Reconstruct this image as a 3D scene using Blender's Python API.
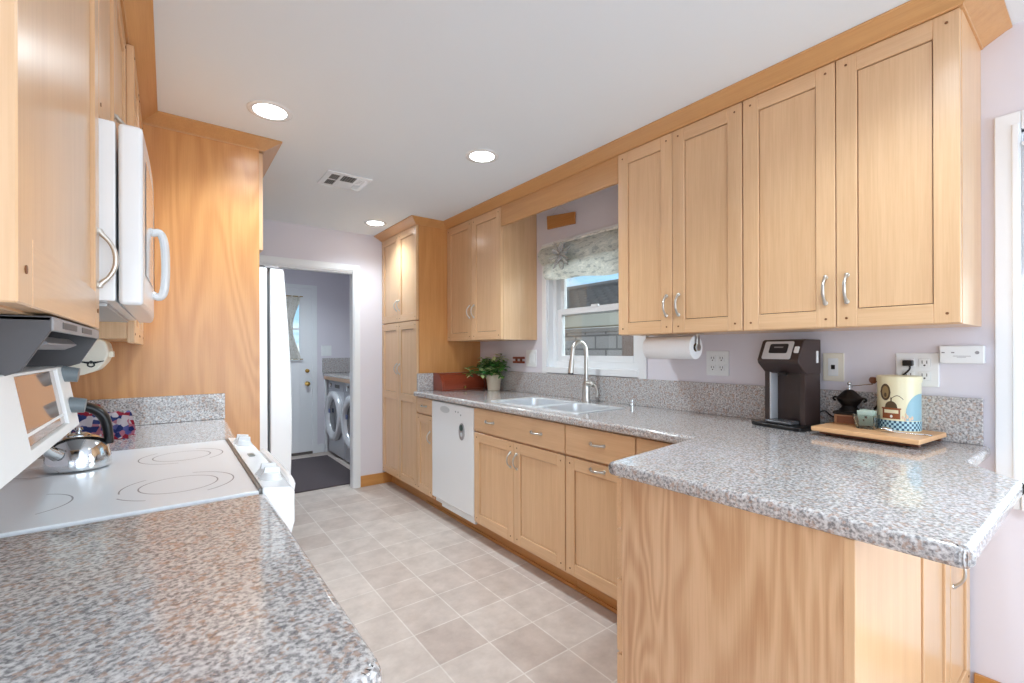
import bpy, bmesh, math, random
from mathutils import Vector, Matrix
random.seed(7)
sc = bpy.context.scene
for o in list(bpy.data.objects):
    bpy.data.objects.remove(o, do_unlink=True)
COL = sc.collection
PI = math.pi

# ------------------------------------------------------------------ camera
cam_d = bpy.data.cameras.new('camera')
cam = bpy.data.objects.new('camera', cam_d)
COL.objects.link(cam)
yaw, roll = math.radians(37.028), math.radians(.179)
lat = Vector((math.cos(yaw), -math.sin(yaw), 0)); fwd = Vector((math.sin(yaw), math.cos(yaw), 0)); zup = Vector((0, 0, 1))
rgt = lat * math.cos(roll) - zup * math.sin(roll)
upv = zup * math.cos(roll) + lat * math.sin(roll)
cam.matrix_world = Matrix(((rgt.x, upv.x, -fwd.x, 0), (rgt.y, upv.y, -fwd.y, 0), (rgt.z, upv.z, -fwd.z, 1.2416), (0, 0, 0, 1)))
cam_d.sensor_width = 36
cam_d.lens = 456.32 / 1024 * 36
cam_d.shift_y = 8.54 / 1024
cam_d.clip_start = .03
cam_d.clip_end = 200
sc.camera = cam

# ------------------------------------------------------------------ colour management, sampling quality
sc.view_settings.view_transform = 'Standard'
sc.view_settings.look = 'None'
sc.view_settings.gamma = 1
sc.view_settings.use_curve_mapping = False
sc.view_settings.exposure = 0.30
cy = sc.cycles
cy.use_denoising = True
cy.max_bounces = 10; cy.diffuse_bounces = 6; cy.glossy_bounces = 5; cy.transmission_bounces = 8
cy.sample_clamp_indirect = 6
cy.caustics_reflective = False; cy.caustics_refractive = False

# ------------------------------------------------------------------ sky
wd = bpy.data.worlds.new('sky'); sc.world = wd; wd.use_nodes = True
nt = wd.node_tree; nt.nodes.clear()
def N(nt, t, **kw):
    n = nt.nodes.new(t)
    for k, v in kw.items(): setattr(n, k, v)
    return n
tc = N(nt, 'ShaderNodeTexCoord'); mp = N(nt, 'ShaderNodeMapping'); mp.inputs['Scale'].default_value = (2.2, 2.2, 9)
nz = N(nt, 'ShaderNodeTexNoise'); nz.inputs['Scale'].default_value = 2.6; nz.inputs['Detail'].default_value = 7
cr = N(nt, 'ShaderNodeValToRGB'); cr.color_ramp.elements[0].position = .42; cr.color_ramp.elements[1].position = .62
cr.color_ramp.elements[0].color = (.36, .60, .86, 1); cr.color_ramp.elements[1].color = (.93, .96, 1, 1)
bg = N(nt, 'ShaderNodeBackground'); bg.inputs['Strength'].default_value = 1.3
wo = N(nt, 'ShaderNodeOutputWorld')
nt.links.new(tc.outputs['Generated'], mp.inputs[0]); nt.links.new(mp.outputs[0], nz.inputs['Vector'])
nt.links.new(nz.outputs['Fac'], cr.inputs[0]); nt.links.new(cr.outputs[0], bg.inputs[0]); nt.links.new(bg.outputs[0], wo.inputs[0])

# ------------------------------------------------------------------ daylight: hazy sun, plus area fill lamps in made-up dining-end openings
def area(name, loc, direction, sx, sy, power, color=(1, 1, 1)):
    l = bpy.data.lights.new(name, 'AREA'); l.shape = 'RECTANGLE'; l.size = sx; l.size_y = sy; l.energy = power; l.color = color
    o = bpy.data.objects.new(name, l); COL.objects.link(o); o.location = loc
    o.rotation_euler = Vector(direction).to_track_quat('-Z', 'Y').to_euler()
    o.visible_camera = True
    return o
DAY = (.78, .90, 1)
area('fill_lamp_rear', (1.0, -3.02, 1.08), (0, 1, .10), 2.5, 2.0, 60, DAY)
area('fill_lamp_side', (-1.47, -1.3, 1.25), (1, .15, .05), 2.0, 1.5, 16, DAY)
sun_d = bpy.data.lights.new('hazy_sun', 'SUN'); sun_d.energy = 4.5; sun_d.angle = math.radians(55); sun_d.color = (.93, .97, 1)
sun = bpy.data.objects.new('hazy_sun', sun_d); COL.objects.link(sun)
sun.rotation_euler = Vector((-.80, .52, -.30)).to_track_quat('-Z', 'Y').to_euler()

# ------------------------------------------------------------------ mesh builder
class MB:
    def __init__(s):
        s.bm = bmesh.new(); s.mi = 0; s.M = Matrix.Identity(4)
    def _new(s, verts, faces, smooth=False):
        vs = [s.bm.verts.new(s.M @ Vector(v)) for v in verts]
        out = []
        for f in faces:
            try:
                fc = s.bm.faces.new([vs[i] for i in f]); fc.material_index = s.mi; fc.smooth = True; out.append(fc)
            except ValueError:
                pass
        return vs, out
    def box(s, lo, hi, bev=0, seg=2):
        x0, y0, z0 = lo; x1, y1, z1 = hi
        if x0 > x1: x0, x1 = x1, x0
        if y0 > y1: y0, y1 = y1, y0
        if z0 > z1: z0, z1 = z1, z0
        vs, fs = s._new([(x0,y0,z0),(x1,y0,z0),(x1,y1,z0),(x0,y1,z0),(x0,y0,z1),(x1,y0,z1),(x1,y1,z1),(x0,y1,z1)],
                        [(0,3,2,1),(4,5,6,7),(0,1,5,4),(1,2,6,5),(2,3,7,6),(3,0,4,7)])
        if bev: s.bevel(fs, bev, seg)
        return s
    def bevel(s, fs, bev, seg):
        es = list({e for f in fs for e in f.edges})
        r = bmesh.ops.bevel(s.bm, geom=es, offset=bev, segments=seg, affect='EDGES', profile=.5)
        for f in r['faces']: f.material_index = s.mi; f.smooth = True
    def prism(s, poly, axis, a, b, bev=0, seg=2):
        # poly: 2D points in the two other axes (x,y)|(y,z)|(x,z); extruded along axis from a to b
        def P(p, t):
            return {'z': (p[0], p[1], t), 'x': (t, p[0], p[1]), 'y': (p[0], t, p[1])}[axis]
        n = len(poly)
        vs, fs = s._new([P(p, a) for p in poly] + [P(p, b) for p in poly],
                        [tuple(range(n))[::-1], tuple(range(n, 2*n))] + [(i, (i+1) % n, n+(i+1) % n, n+i) for i in range(n)])
        bmesh.ops.recalc_face_normals(s.bm, faces=fs)
        if bev: s.bevel(fs, bev, seg)
        return s
    def loft(s, rings, close=True, cap=True):
        n = len(rings[0]); V = [p for r in rings for p in r]; F = []
        for k in range(len(rings)-1):
            for i in range(n if close else n-1):
                j = (i+1) % n
                F.append((k*n+i, k*n+j, (k+1)*n+j, (k+1)*n+i))
        if cap and close:
            F.append(tuple(range(n))[::-1]); F.append(tuple((len(rings)-1)*n+i for i in range(n)))
        vs, fs = s._new(V, F)
        bmesh.ops.recalc_face_normals(s.bm, faces=fs)
        return fs
    def lathe(s, prof, c, seg=32, axis='z', cap=True):
        rings = []
        for r, h in prof:
            ring = []
            for i in range(seg):
                a = 2*PI*i/seg; u, v = max(r, 1e-4)*math.cos(a), max(r, 1e-4)*math.sin(a)
                ring.append({'z': (c[0]+u, c[1]+v, c[2]+h), 'x': (c[0]+h, c[1]+u, c[2]+v), 'y': (c[0]+u, c[1]+h, c[2]+v)}[axis])
            rings.append(ring)
        s.loft(rings, True, cap); return s
    def cyl(s, p0, p1, r0, r1=None, seg=20):
        r1 = r0 if r1 is None else r1
        p0, p1 = Vector(p0), Vector(p1); d = (p1-p0).normalized()
        a = d.orthogonal().normalized(); b = d.cross(a)
        s.loft([[tuple(p+(a*math.cos(t)+b*math.sin(t))*r) for t in [2*PI*i/seg for i in range(seg)]] for p, r in ((p0, r0), (p1, r1))])
        return s
    def tube(s, pts, r, seg=10, sub=4, flat=None):
        pts = [Vector(p) for p in pts]
        if sub > 1 and len(pts) > 2:
            q = []
            for i in range(len(pts)-1):
                p0 = pts[max(i-1, 0)]; p1 = pts[i]; p2 = pts[i+1]; p3 = pts[min(i+2, len(pts)-1)]
                for k in range(sub):
                    t = k/sub
                    q.append(.5*((2*p1)+(-p0+p2)*t+(2*p0-5*p1+4*p2-p3)*t*t+(-p0+3*p1-3*p2+p3)*t**3))
            q.append(pts[-1]); 
            if not isinstance(r, (int, float)):
                rr = []
                for i in range(len(pts)-1):
                    for k in range(sub): rr.append(r[i]+(r[i+1]-r[i])*k/sub)
                rr.append(r[-1]); r = rr
            pts = q
        rad = r if not isinstance(r, (int, float)) else [r]*len(pts)
        rings = []; t0 = (pts[1]-pts[0]).normalized(); a = t0.orthogonal().normalized()
        if flat is not None:
            a = Vector(flat[0]).normalized()
        for i, p in enumerate(pts):
            t = (pts[min(i+1, len(pts)-1)]-pts[max(i-1, 0)]).normalized()
            a = (a-t*a.dot(t)).normalized(); b = t.cross(a)
            k = 1 if flat is None else flat[1]
            rings.append([tuple(p+(a*math.cos(2*PI*j/seg)*k+b*math.sin(2*PI*j/seg))*rad[i]) for j in range(seg)])
        s.loft(rings); return s
    def ball(s, c, r, seg=16, rings=10):
        rx, ry, rz = (r, r, r) if isinstance(r, (int, float)) else r
        R = []
        for k in range(rings+1):
            t = PI*k/rings
            R.append([(c[0]+rx*max(math.sin(t), 1e-3)*math.cos(2*PI*i/seg), c[1]+ry*max(math.sin(t), 1e-3)*math.sin(2*PI*i/seg), c[2]-rz*math.cos(t)) for i in range(seg)])
        s.loft(R); return s
    def grid(s, fn, nu, nv, thick=0):
        V = [fn(i/nu, j/nv) for j in range(nv+1) for i in range(nu+1)]
        F = [(j*(nu+1)+i, j*(nu+1)+i+1, (j+1)*(nu+1)+i+1, (j+1)*(nu+1)+i) for j in range(nv) for i in range(nu)]
        vs, fs = s._new(V, F)
        if thick: bmesh.ops.solidify(s.bm, geom=fs, thickness=thick)
        return s
    def build(s, name, mats, parent=None, loc=None, angle=32):
        if loc is None:
            loc = Vector((0, 0, 0))
            if parent is not None: loc = Vector(parent['_o'])
        loc = Vector(loc)
        for v in s.bm.verts: v.co -= loc
        me = bpy.data.meshes.new(name); s.bm.to_mesh(me); s.bm.free()
        if not isinstance(mats, (list, tuple)): mats = [mats]
        for m in mats: me.materials.append(m)
        try: me.set_sharp_from_angle(angle=math.radians(angle))
        except Exception: pass
        o = bpy.data.objects.new(name, me); COL.objects.link(o)
        if len(me.polygons) < 4000:
            wn = o.modifiers.new('weighted_normals', 'WEIGHTED_NORMAL'); wn.keep_sharp = True; wn.weight = 100
        if parent is not None:
            o.parent = parent
        else:
            o.location = loc
        o['_o'] = tuple(loc)
        return o

def tag(o, label, cat, group=None):
    o['label'] = label; o['category'] = cat
    if group: o['group'] = group
    return o
def thing(name, label, cat, loc, group=None):
    o = bpy.data.objects.new(name, None); COL.objects.link(o); o.location = loc; o['_o'] = tuple(loc); o.empty_display_size = .05
    return tag(o, label, cat, group)
def struct(o):
    o['kind'] = 'structure'; return o

# ------------------------------------------------------------------ materials
def srgb(r, g, b):
    f = lambda c: c/12.92 if c <= .04045 else ((c+.055)/1.055)**2.4
    return (f(r/255), f(g/255), f(b/255), 1)
MATS = {}
def mat(name, col, rough=.5, metal=0, spec=.5, coat=0, emit=None, trans=0, ior=1.45, bump=0, bscale=200, alpha=1, vary=0):
    if name in MATS: return MATS[name]
    m = bpy.data.materials.new(name); m.use_nodes = True; nt = m.node_tree
    b = nt.nodes['Principled BSDF']
    b.inputs['Base Color'].default_value = col; b.inputs['Roughness'].default_value = rough; b.inputs['Metallic'].default_value = metal
    b.inputs['Specular IOR Level'].default_value = spec; b.inputs['Coat Weight'].default_value = coat; b.inputs['Coat Roughness'].default_value = .08
    b.inputs['Transmission Weight'].default_value = trans; b.inputs['IOR'].default_value = ior
    if emit:
        b.inputs['Emission Color'].default_value = emit[0]; b.inputs['Emission Strength'].default_value = emit[1]
    t = N(nt, 'ShaderNodeTexCoord'); n = N(nt, 'ShaderNodeTexNoise'); n.inputs['Scale'].default_value = bscale; n.inputs['Detail'].default_value = 4
    nt.links.new(t.outputs['Object'], n.inputs['Vector'])
    if bump:
        bp = N(nt, 'ShaderNodeBump'); bp.inputs['Strength'].default_value = bump; bp.inputs['Distance'].default_value = .002
        nt.links.new(n.outputs['Fac'], bp.inputs['Height']); nt.links.new(bp.outputs[0], b.inputs['Normal'])
    if vary:
        mx = N(nt, 'ShaderNodeMix', data_type='RGBA'); mx.inputs['A'].default_value = col
        mx.inputs['B'].default_value = tuple(c*(1-vary) for c in col[:3])+(1,)
        nt.links.new(n.outputs['Fac'], mx.inputs['Factor']); nt.links.new(mx.outputs['Result'], b.inputs['Base Color'])
    MATS[name] = m
    return m

def wood(name, c_lo, c_hi, axis='z', rough=.32, figure=0.0, coat=.25, fig_scale=1.0, var=1.0):
    """Oak or maple with grain along one axis; figure adds cathedral lines."""
    if name in MATS: return MATS[name]
    m = bpy.data.materials.new(name); m.use_nodes = True; nt = m.node_tree; L = nt.links
    b = nt.nodes['Principled BSDF']; b.inputs['Roughness'].default_value = rough
    b.inputs['Coat Weight'].default_value = coat; b.inputs['Coat Roughness'].default_value = .18
    t = N(nt, 'ShaderNodeTexCoord'); oi = N(nt, 'ShaderNodeObjectInfo')
    sc_ = N(nt, 'ShaderNodeVectorMath', operation='SCALE'); sc_.inputs[0].default_value = (13.1, 7.7, 9.3); L.new(oi.outputs['Random'], sc_.inputs['Scale'])
    add = N(nt, 'ShaderNodeVectorMath', operation='ADD'); L.new(t.outputs['Object'], add.inputs[0]); L.new(sc_.outputs[0], add.inputs[1])
    def mapped(across, along):
        mp = N(nt, 'ShaderNodeMapping')
        mp.inputs['Scale'].default_value = tuple(along if a == axis else across for a in 'xyz')
        L.new(add.outputs[0], mp.inputs[0]); return mp
    n1 = N(nt, 'ShaderNodeTexNoise'); n1.inputs['Scale'].default_value = 1; n1.inputs['Detail'].default_value = 5; n1.inputs['Roughness'].default_value = .6
    L.new(mapped(26, 1.2).outputs[0], n1.inputs['Vector'])
    n2 = N(nt, 'ShaderNodeTexNoise'); n2.inputs['Scale'].default_value = 1; n2.inputs['Detail'].default_value = 3
    L.new(mapped(260, 7).outputs[0], n2.inputs['Vector'])
    fac = N(nt, 'ShaderNodeMath', operation='MULTIPLY_ADD'); fac.inputs[1].default_value = .45*var; fac.inputs[2].default_value = .30
    L.new(n1.outputs['Fac'], fac.inputs[0])
    f2 = N(nt, 'ShaderNodeMath', operation='MULTIPLY_ADD'); f2.inputs[1].default_value = .38*var; L.new(n2.outputs['Fac'], f2.inputs[0]); L.new(fac.outputs[0], f2.inputs[2])
    last = f2
    if figure:
        n3 = N(nt, 'ShaderNodeTexNoise'); n3.inputs['Scale'].default_value = 1; n3.inputs['Detail'].default_value = 1.5; n3.inputs['Distortion'].default_value = .4
        L.new(mapped(4.2*fig_scale, .75*fig_scale).outputs[0], n3.inputs['Vector'])
        mu = N(nt, 'ShaderNodeMath', operation='MULTIPLY'); mu.inputs[1].default_value = 85; L.new(n3.outputs['Fac'], mu.inputs[0])
        si = N(nt, 'ShaderNodeMath', operation='SINE'); L.new(mu.outputs[0], si.inputs[0])
        ab = N(nt, 'ShaderNodeMath', operation='MULTIPLY_ADD'); ab.inputs[1].default_value = figure*.5; L.new(si.outputs[0], ab.inputs[0]); L.new(last.outputs[0], ab.inputs[2])
        last = ab
    cr = N(nt, 'ShaderNodeValToRGB'); e = cr.color_ramp.elements
    e[0].position = .38; e[0].color = c_lo; e[1].position = .86; e[1].color = c_hi
    L.new(last.outputs[0], cr.inputs[0])
    hv = N(nt, 'ShaderNodeHueSaturation'); vv = N(nt, 'ShaderNodeMath', operation='MULTIPLY_ADD'); vv.inputs[1].default_value = .10; vv.inputs[2].default_value = .95
    L.new(oi.outputs['Random'], vv.inputs[0]); L.new(vv.outputs[0], hv.inputs['Value']); L.new(cr.outputs[0], hv.inputs['Color'])
    L.new(hv.outputs[0], b.inputs['Base Color'])
    bp = N(nt, 'ShaderNodeBump'); bp.inputs['Strength'].default_value = .05; bp.inputs['Distance'].default_value = .001
    L.new(n2.outputs['Fac'], bp.inputs['Height']); L.new(bp.outputs[0], b.inputs['Normal'])
    MATS[name] = m
    return m

DLO, DHI = srgb(202, 157, 114), srgb(229, 190, 148)
TLO, THI = srgb(186, 132, 80), srgb(210, 160, 106)
PLO, PHI = srgb(190, 128, 70), srgb(212, 154, 94)
w_v = wood('maple vertical grain', DLO, DHI, 'z')
w_y = wood('maple grain along wall', DLO, DHI, 'y')
w_x = wood('maple grain across room', DLO, DHI, 'x')
t_y = wood('trim grain along wall', TLO, THI, 'y')
t_x = wood('trim grain across room', TLO, THI, 'x')
p_v = wood('figured veneer panel', PLO, PHI, 'z', figure=.26)
e_v = wood('figured pale end panel', srgb(184, 134, 92), srgb(224, 184, 144), 'z', figure=.22, fig_scale=1.5, rough=.26, coat=.6)
peg = mat('walnut peg', srgb(120, 74, 40), .5)
gapm = mat('dark cabinet gap', srgb(70, 42, 22), .7)
walnut = wood('walnut', srgb(84, 44, 24), srgb(128, 72, 42), 'x', rough=.4)
redwood = wood('red stained wood', srgb(112, 44, 26), srgb(150, 68, 44), 'x', rough=.3)
board_w = wood('cutting board wood', srgb(206, 150, 100), srgb(230, 182, 134), 'y', rough=.45)
oak_y = wood('baseboard oak', srgb(178, 116, 54), srgb(206, 148, 84), 'y')
oak_x = wood('baseboard oak across', srgb(178, 116, 54), srgb(206, 148, 84), 'x')
wall_m = mat('lavender white wall paint', srgb(224, 220, 227), .7, spec=.3, bump=.08, bscale=160)
ceil_m = mat('white ceiling paint', srgb(234, 241, 247), .8, spec=.2, bump=.05, bscale=220)
trim_m = mat('white gloss trim', srgb(236, 238, 240), .35, bump=.02)
white_en = mat('white enamel', srgb(238, 240, 242), .22, coat=.3)
white_pl = mat('white plastic', srgb(236, 238, 238), .35)
cream_pl = mat('cream plastic', srgb(236, 230, 214), .35)
grey_pl = mat('grey plastic', srgb(82, 80, 82), .45, bump=.03, bscale=400)
lgrey_pl = mat('light grey plastic', srgb(150, 148, 150), .4)
dark_pl = mat('charcoal plastic', srgb(44, 42, 46), .35)
black_pl = mat('black plastic', srgb(22, 21, 23), .28)
brown_pl = mat('espresso plastic', srgb(62, 50, 48), .3)
nickel = mat('satin nickel', srgb(205, 202, 196), .28, metal=1)
chrome = mat('chrome', srgb(225, 228, 230), .1, metal=1)
steel = mat('brushed steel', srgb(205, 208, 210), .24, metal=1)
silver_pl = mat('silver plastic', srgb(214, 216, 220), .3, metal=.25)
brass = mat('brass', srgb(196, 160, 90), .25, metal=1)
iron = mat('black cast iron', srgb(30, 26, 24), .42, metal=.4)
paper = mat('paper towel', srgb(242, 242, 242), .9, bump=.2, bscale=120)
glass = mat('clear glass', (1, 1, 1, 1), .0, trans=1, ior=1.45)
dglass = mat('smoked door glass', srgb(60, 62, 66), .05, coat=.5)
rug_m = mat('charcoal rug pile', srgb(92, 82, 86), .95, bump=.6, bscale=500, vary=.4)
wgrey = mat('grey washer enamel', srgb(188, 191, 198), .3, metal=.3)
void = mat('dark recess', srgb(36, 32, 32), .8)

def granite(name, shift):
    m = bpy.data.materials.new(name); m.use_nodes = True; nt = m.node_tree; L = nt.links
    b = nt.nodes['Principled BSDF']; b.inputs['Roughness'].default_value = .10; b.inputs['Coat Weight'].default_value = .35; b.inputs['Coat Roughness'].default_value = .03
    t = N(nt, 'ShaderNodeTexCoord')
    def noise(scale, det, rough):
        n = N(nt, 'ShaderNodeTexNoise'); n.inputs['Scale'].default_value = scale; n.inputs['Detail'].default_value = det; n.inputs['Roughness'].default_value = rough
        L.new(t.outputs['Object'], n.inputs['Vector']); return n
    n1 = noise(145, 4, .6)
    cr = N(nt, 'ShaderNodeValToRGB'); el = cr.color_ramp.elements
    stops = [(.30, srgb(118, 116, 118)), (.41, srgb(152, 150, 150)), (.48, srgb(178, 175, 174)), (.55, srgb(200, 197, 196)), (.66, srgb(218, 216, 215))]
    el[0].position, el[0].color = stops[0]; el[1].position, el[1].color = stops[1]
    for p, c in stops[2:]:
        e = el.new(p); e.color = c
    L.new(n1.outputs['Fac'], cr.inputs[0])
    n2 = noise(85, 3, .6); r2 = N(nt, 'ShaderNodeValToRGB'); r2.color_ramp.elements[0].position = .53; r2.color_ramp.elements[1].position = .63
    r2.color_ramp.elements[0].color = (0, 0, 0, 1); r2.color_ramp.elements[1].color = (.62, .62, .62, 1); L.new(n2.outputs['Fac'], r2.inputs[0])
    mx = N(nt, 'ShaderNodeMix', data_type='RGBA'); mx.inputs['B'].default_value = srgb(172, 138, 116)
    L.new(r2.outputs[0], mx.inputs['Factor']); L.new(cr.outputs[0], mx.inputs['A'])
    v = N(nt, 'ShaderNodeTexVoronoi'); v.inputs['Scale'].default_value = 210; L.new(t.outputs['Object'], v.inputs['Vector'])
    sp = N(nt, 'ShaderNodeSeparateColor'); L.new(v.outputs['Color'], sp.inputs[0])
    gt = N(nt, 'ShaderNodeMath', operation='GREATER_THAN'); gt.inputs[1].default_value = .91; L.new(sp.outputs[0], gt.inputs[0])
    gm = N(nt, 'ShaderNodeMath', operation='MULTIPLY'); gm.inputs[1].default_value = .5; L.new(gt.outputs[0], gm.inputs[0])
    m2 = N(nt, 'ShaderNodeMix', data_type='RGBA'); m2.inputs['B'].default_value = srgb(96, 93, 97)
    L.new(gm.outputs[0], m2.inputs['Factor']); L.new(mx.outputs['Result'], m2.inputs['A']); L.new(m2.outputs['Result'], b.inputs['Base Color'])
    MATS[name] = m
    return m
gran = granite('speckled granite', 0)

def floor_mat():
    m = bpy.data.materials.new('vinyl tile floor'); m.use_nodes = True; nt = m.node_tree; L = nt.links
    b = nt.nodes['Principled BSDF']; b.inputs['Roughness'].default_value = .34; b.inputs['Specular IOR Level'].default_value = .4
    t = N(nt, 'ShaderNodeTexCoord'); mp = N(nt, 'ShaderNodeMapping'); mp.inputs['Location'].default_value = (-.85+.236*10, -1.367+.236*24, 0); L.new(t.outputs['Object'], mp.inputs[0])
    br = N(nt, 'ShaderNodeTexBrick'); br.offset = 0; br.squash = 1
    br.inputs['Scale'].default_value = 1; br.inputs['Brick Width'].default_value = .2362; br.inputs['Row Height'].default_value = .2362
    br.inputs['Mortar Size'].default_value = .0036; br.inputs['Mortar Smooth'].default_value = .4; br.inputs['Bias'].default_value = 0
    br.inputs['Color1'].default_value = srgb(208, 198, 191); br.inputs['Color2'].default_value = srgb(192, 178, 170); br.inputs['Mortar'].default_value = srgb(220, 214, 208)
    L.new(mp.outputs[0], br.inputs['Vector'])
    n = N(nt, 'ShaderNodeTexNoise'); n.inputs['Scale'].default_value = 9; n.inputs['Detail'].default_value = 8; n.inputs['Roughness'].default_value = .65; L.new(t.outputs['Object'], n.inputs['Vector'])
    cr = N(nt, 'ShaderNodeValToRGB'); cr.color_ramp.elements[0].position = .3; cr.color_ramp.elements[1].position = .7
    cr.color_ramp.elements[0].color = (.78, .75, .73, 1); cr.color_ramp.elements[1].color = (1.05, 1.04, 1.03, 1); L.new(n.outputs['Fac'], cr.inputs[0])
    mx = N(nt, 'ShaderNodeMix', data_type='RGBA', blend_type='MULTIPLY'); mx.inputs['Factor'].default_value = 1
    L.new(br.outputs['Color'], mx.inputs['A']); L.new(cr.outputs[0], mx.inputs['B']); L.new(mx.outputs['Result'], b.inputs['Base Color'])
    bp = N(nt, 'ShaderNodeBump'); bp.inputs['Strength'].default_value = .15; bp.inputs['Distance'].default_value = .002; L.new(br.outputs['Fac'], bp.inputs['Height']); bp.invert = True
    L.new(bp.outputs[0], b.inputs['Normal'])
    return m

def fabric(name, cols, scale=40, stretch=(1, 1, 1), rough=.9, trans=0):
    m = bpy.data.materials.new(name); m.use_nodes = True; nt = m.node_tree; L = nt.links
    b = nt.nodes['Principled BSDF']; b.inputs['Roughness'].default_value = rough
    t = N(nt, 'ShaderNodeTexCoord'); mp = N(nt, 'ShaderNodeMapping'); mp.inputs['Scale'].default_value = stretch; L.new(t.outputs['Object'], mp.inputs[0])
    n = N(nt, 'ShaderNodeTexNoise'); n.inputs['Scale'].default_value = scale; n.inputs['Detail'].default_value = 5; L.new(mp.outputs[0], n.inputs['Vector'])
    cr = N(nt, 'ShaderNodeValToRGB'); el = cr.color_ramp.elements
    el[0].position = .38; el[0].color = cols[0]; el[1].position = .62; el[1].color = cols[-1]
    for i, c in enumerate(cols[1:-1]):
        e = el.new(.38+.24*(i+1)/(len(cols)-1)); e.color = c
    L.new(n.outputs['Fac'], cr.inputs[0]); L.new(cr.outputs[0], b.inputs['Base Color'])
    bp = N(nt, 'ShaderNodeBump'); bp.inputs['Strength'].default_value = .3; bp.inputs['Distance'].default_value = .002; L.new(n.outputs['Fac'], bp.inputs['Height']); L.new(bp.outputs[0], b.inputs['Normal'])
    MATS[name] = m
    return m

# ================================================================== ROOM SHELL
XW, XL, YE, ZC = 2.213, -.46, 4.145, 2.3026
fm = floor_mat()
m = MB(); m.box((-1.6, -3.2, -.1), (2.35, 6.0, 0)); struct(m.build('floor', fm))
m = MB(); m.box((-1.6, -3.2, ZC), (2.35, 6.0, ZC+.1)); struct(m.build('ceiling', ceil_m))
# right wall with two window openings
W1 = (1.69, 2.50, 1.115, 1.965)      # y0,y1,z0,z1 kitchen window opening
W2 = (-1.25, .185, .78, 1.95)        # breakfast nook window opening
m = MB()
x0, x1 = XW, XW+.13
m.box((x0, W1[1], 0), (x1, YE+.001, ZC)); m.box((x0, W2[1], 0), (x1, W1[0], ZC)); m.box((x0, -3.2, 0), (x1, W2[0], ZC))
m.box((x0, W1[0], 0), (x1, W1[1], W1[2])); m.box((x0, W1[0], W1[3]), (x1, W1[1], ZC))
m.box((x0, W2[0], 0), (x1, W2[1], W2[2])); m.box((x0, W2[0], W2[3]), (x1, W2[1], ZC))
struct(m.build('wall_right', wall_m))
m = MB(); m.box((XL-.12, -.2, 0), (XL, YE+.001, ZC)); m.box((-1.5, -.2, 0), (XL-.12, -.08, ZC)); struct(m.build('wall_left', wall_m))
# unseen dining end; its side and rear openings are made up for fill lamps
m = MB(); m.box((-1.62, -3.2, 0), (-1.5, -2.35, ZC)); m.box((-1.62, -.25, 0), (-1.5, -.08, ZC)); m.box((-1.62, -2.35, 0), (-1.5, -.25, .45)); m.box((-1.62, -2.35, 2.05), (-1.5, -.25, ZC)); struct(m.build('wall_dining', wall_m))
m = MB(); m.box((-1.62, -3.2, 0), (-.3, -3.08, ZC)); m.box((2.28, -3.2, 0), (2.343, -3.08, ZC)); m.box((-.3, -3.2, 2.1), (2.28, -3.08, ZC)); struct(m.build('wall_near', wall_m))
# end wall with the doorway to the laundry
DX0, DX1, DZ = .56, 1.328, 1.945
m = MB(); m.box((XL-.12, YE, 0), (DX0, YE+.07, ZC)); m.box((DX1, YE, 0), (2.343, YE+.07, ZC)); m.box((DX0, YE, DZ), (DX1, YE+.07, ZC)); struct(m.build('wall_far', wall_m))
# laundry
m = MB(); m.box((.1, 5.87, 0), (.65, 5.99, ZC)); m.box((1.40, 5.87, 0), (2.47, 5.99, ZC)); m.box((.65, 5.87, 2.0), (1.40, 5.99, ZC)); struct(m.build('wall_laundry_far', wall_m))
m = MB(); m.box((2.343, YE, 0), (2.47, 5.99, ZC)); struct(m.build('wall_laundry_right', wall_m))
m = MB(); m.box((.0, YE+.12, 0), (.12, 5.99, ZC)); struct(m.build('wall_laundry_left', wall_m))

# added frames dressing the made-up openings around the fill lamps
m = MB()
for a, b in ((-.3, -.24), (.96, 1.02), (2.22, 2.28)): m.box((a, -3.16, .03), (b, -3.10, 2.1), .004, 1)
m.box((-.3, -3.16, 2.04), (2.28, -3.10, 2.1), .004, 1); m.box((-.3, -3.17, 0), (2.28, -3.09, .03), .004, 1)
struct(m.build('added_door_frame', trim_m))
m = MB()
for a, b in ((-2.35, -2.30), (-1.325, -1.275), (-.30, -.25)): m.box((-1.59, a, .45), (-1.53, b, 2.05), .004, 1)
m.box((-1.59, -2.35, .45), (-1.53, -.25, .50), .004, 1); m.box((-1.59, -2.35, 2.0), (-1.53, -.25, 2.05), .004, 1)
struct(m.build('added_window_frame', trim_m))
# doorway casing
def casing_profile():
    return None
m = MB()
cw = .066
m.box((DX1, YE-.014, 0), (DX1+cw, YE, DZ+cw), .004); m.box((DX1+.012, YE-.020, 0), (DX1+cw-.014, YE-.012, DZ+cw-.014), .003)
m.box((DX0-cw, YE-.014, 0), (DX0, YE, DZ+cw), .004)
m.box((DX0, YE-.014, DZ), (DX1+.001, YE, DZ+cw), .004); m.box((DX0, YE-.020, DZ+.012), (DX1+.01, YE-.012, DZ+cw-.014), .003)
m.box((DX1-.002, YE-.002, 0), (DX1+.001, YE+.072, DZ)); m.box((DX0, YE-.002, 0), (DX0+.012, YE+.072, DZ)); m.box((DX0, YE-.002, DZ-.012), (DX1, YE+.072, DZ))
m.box((DX1-.014, YE+.02, .98), (DX1-.011, YE+.05, 1.04))
struct(m.build('trim_1', trim_m))
m = MB(); m.box((DX1+cw, YE-.014, 0), (1.69, YE, .1), .003); struct(m.build('baseboard_far', oak_x))
m = MB(); m.box((XW-.014, -3.08, 0), (XW, .297, .13), .003); struct(m.build('baseboard_right', oak_y))

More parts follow.
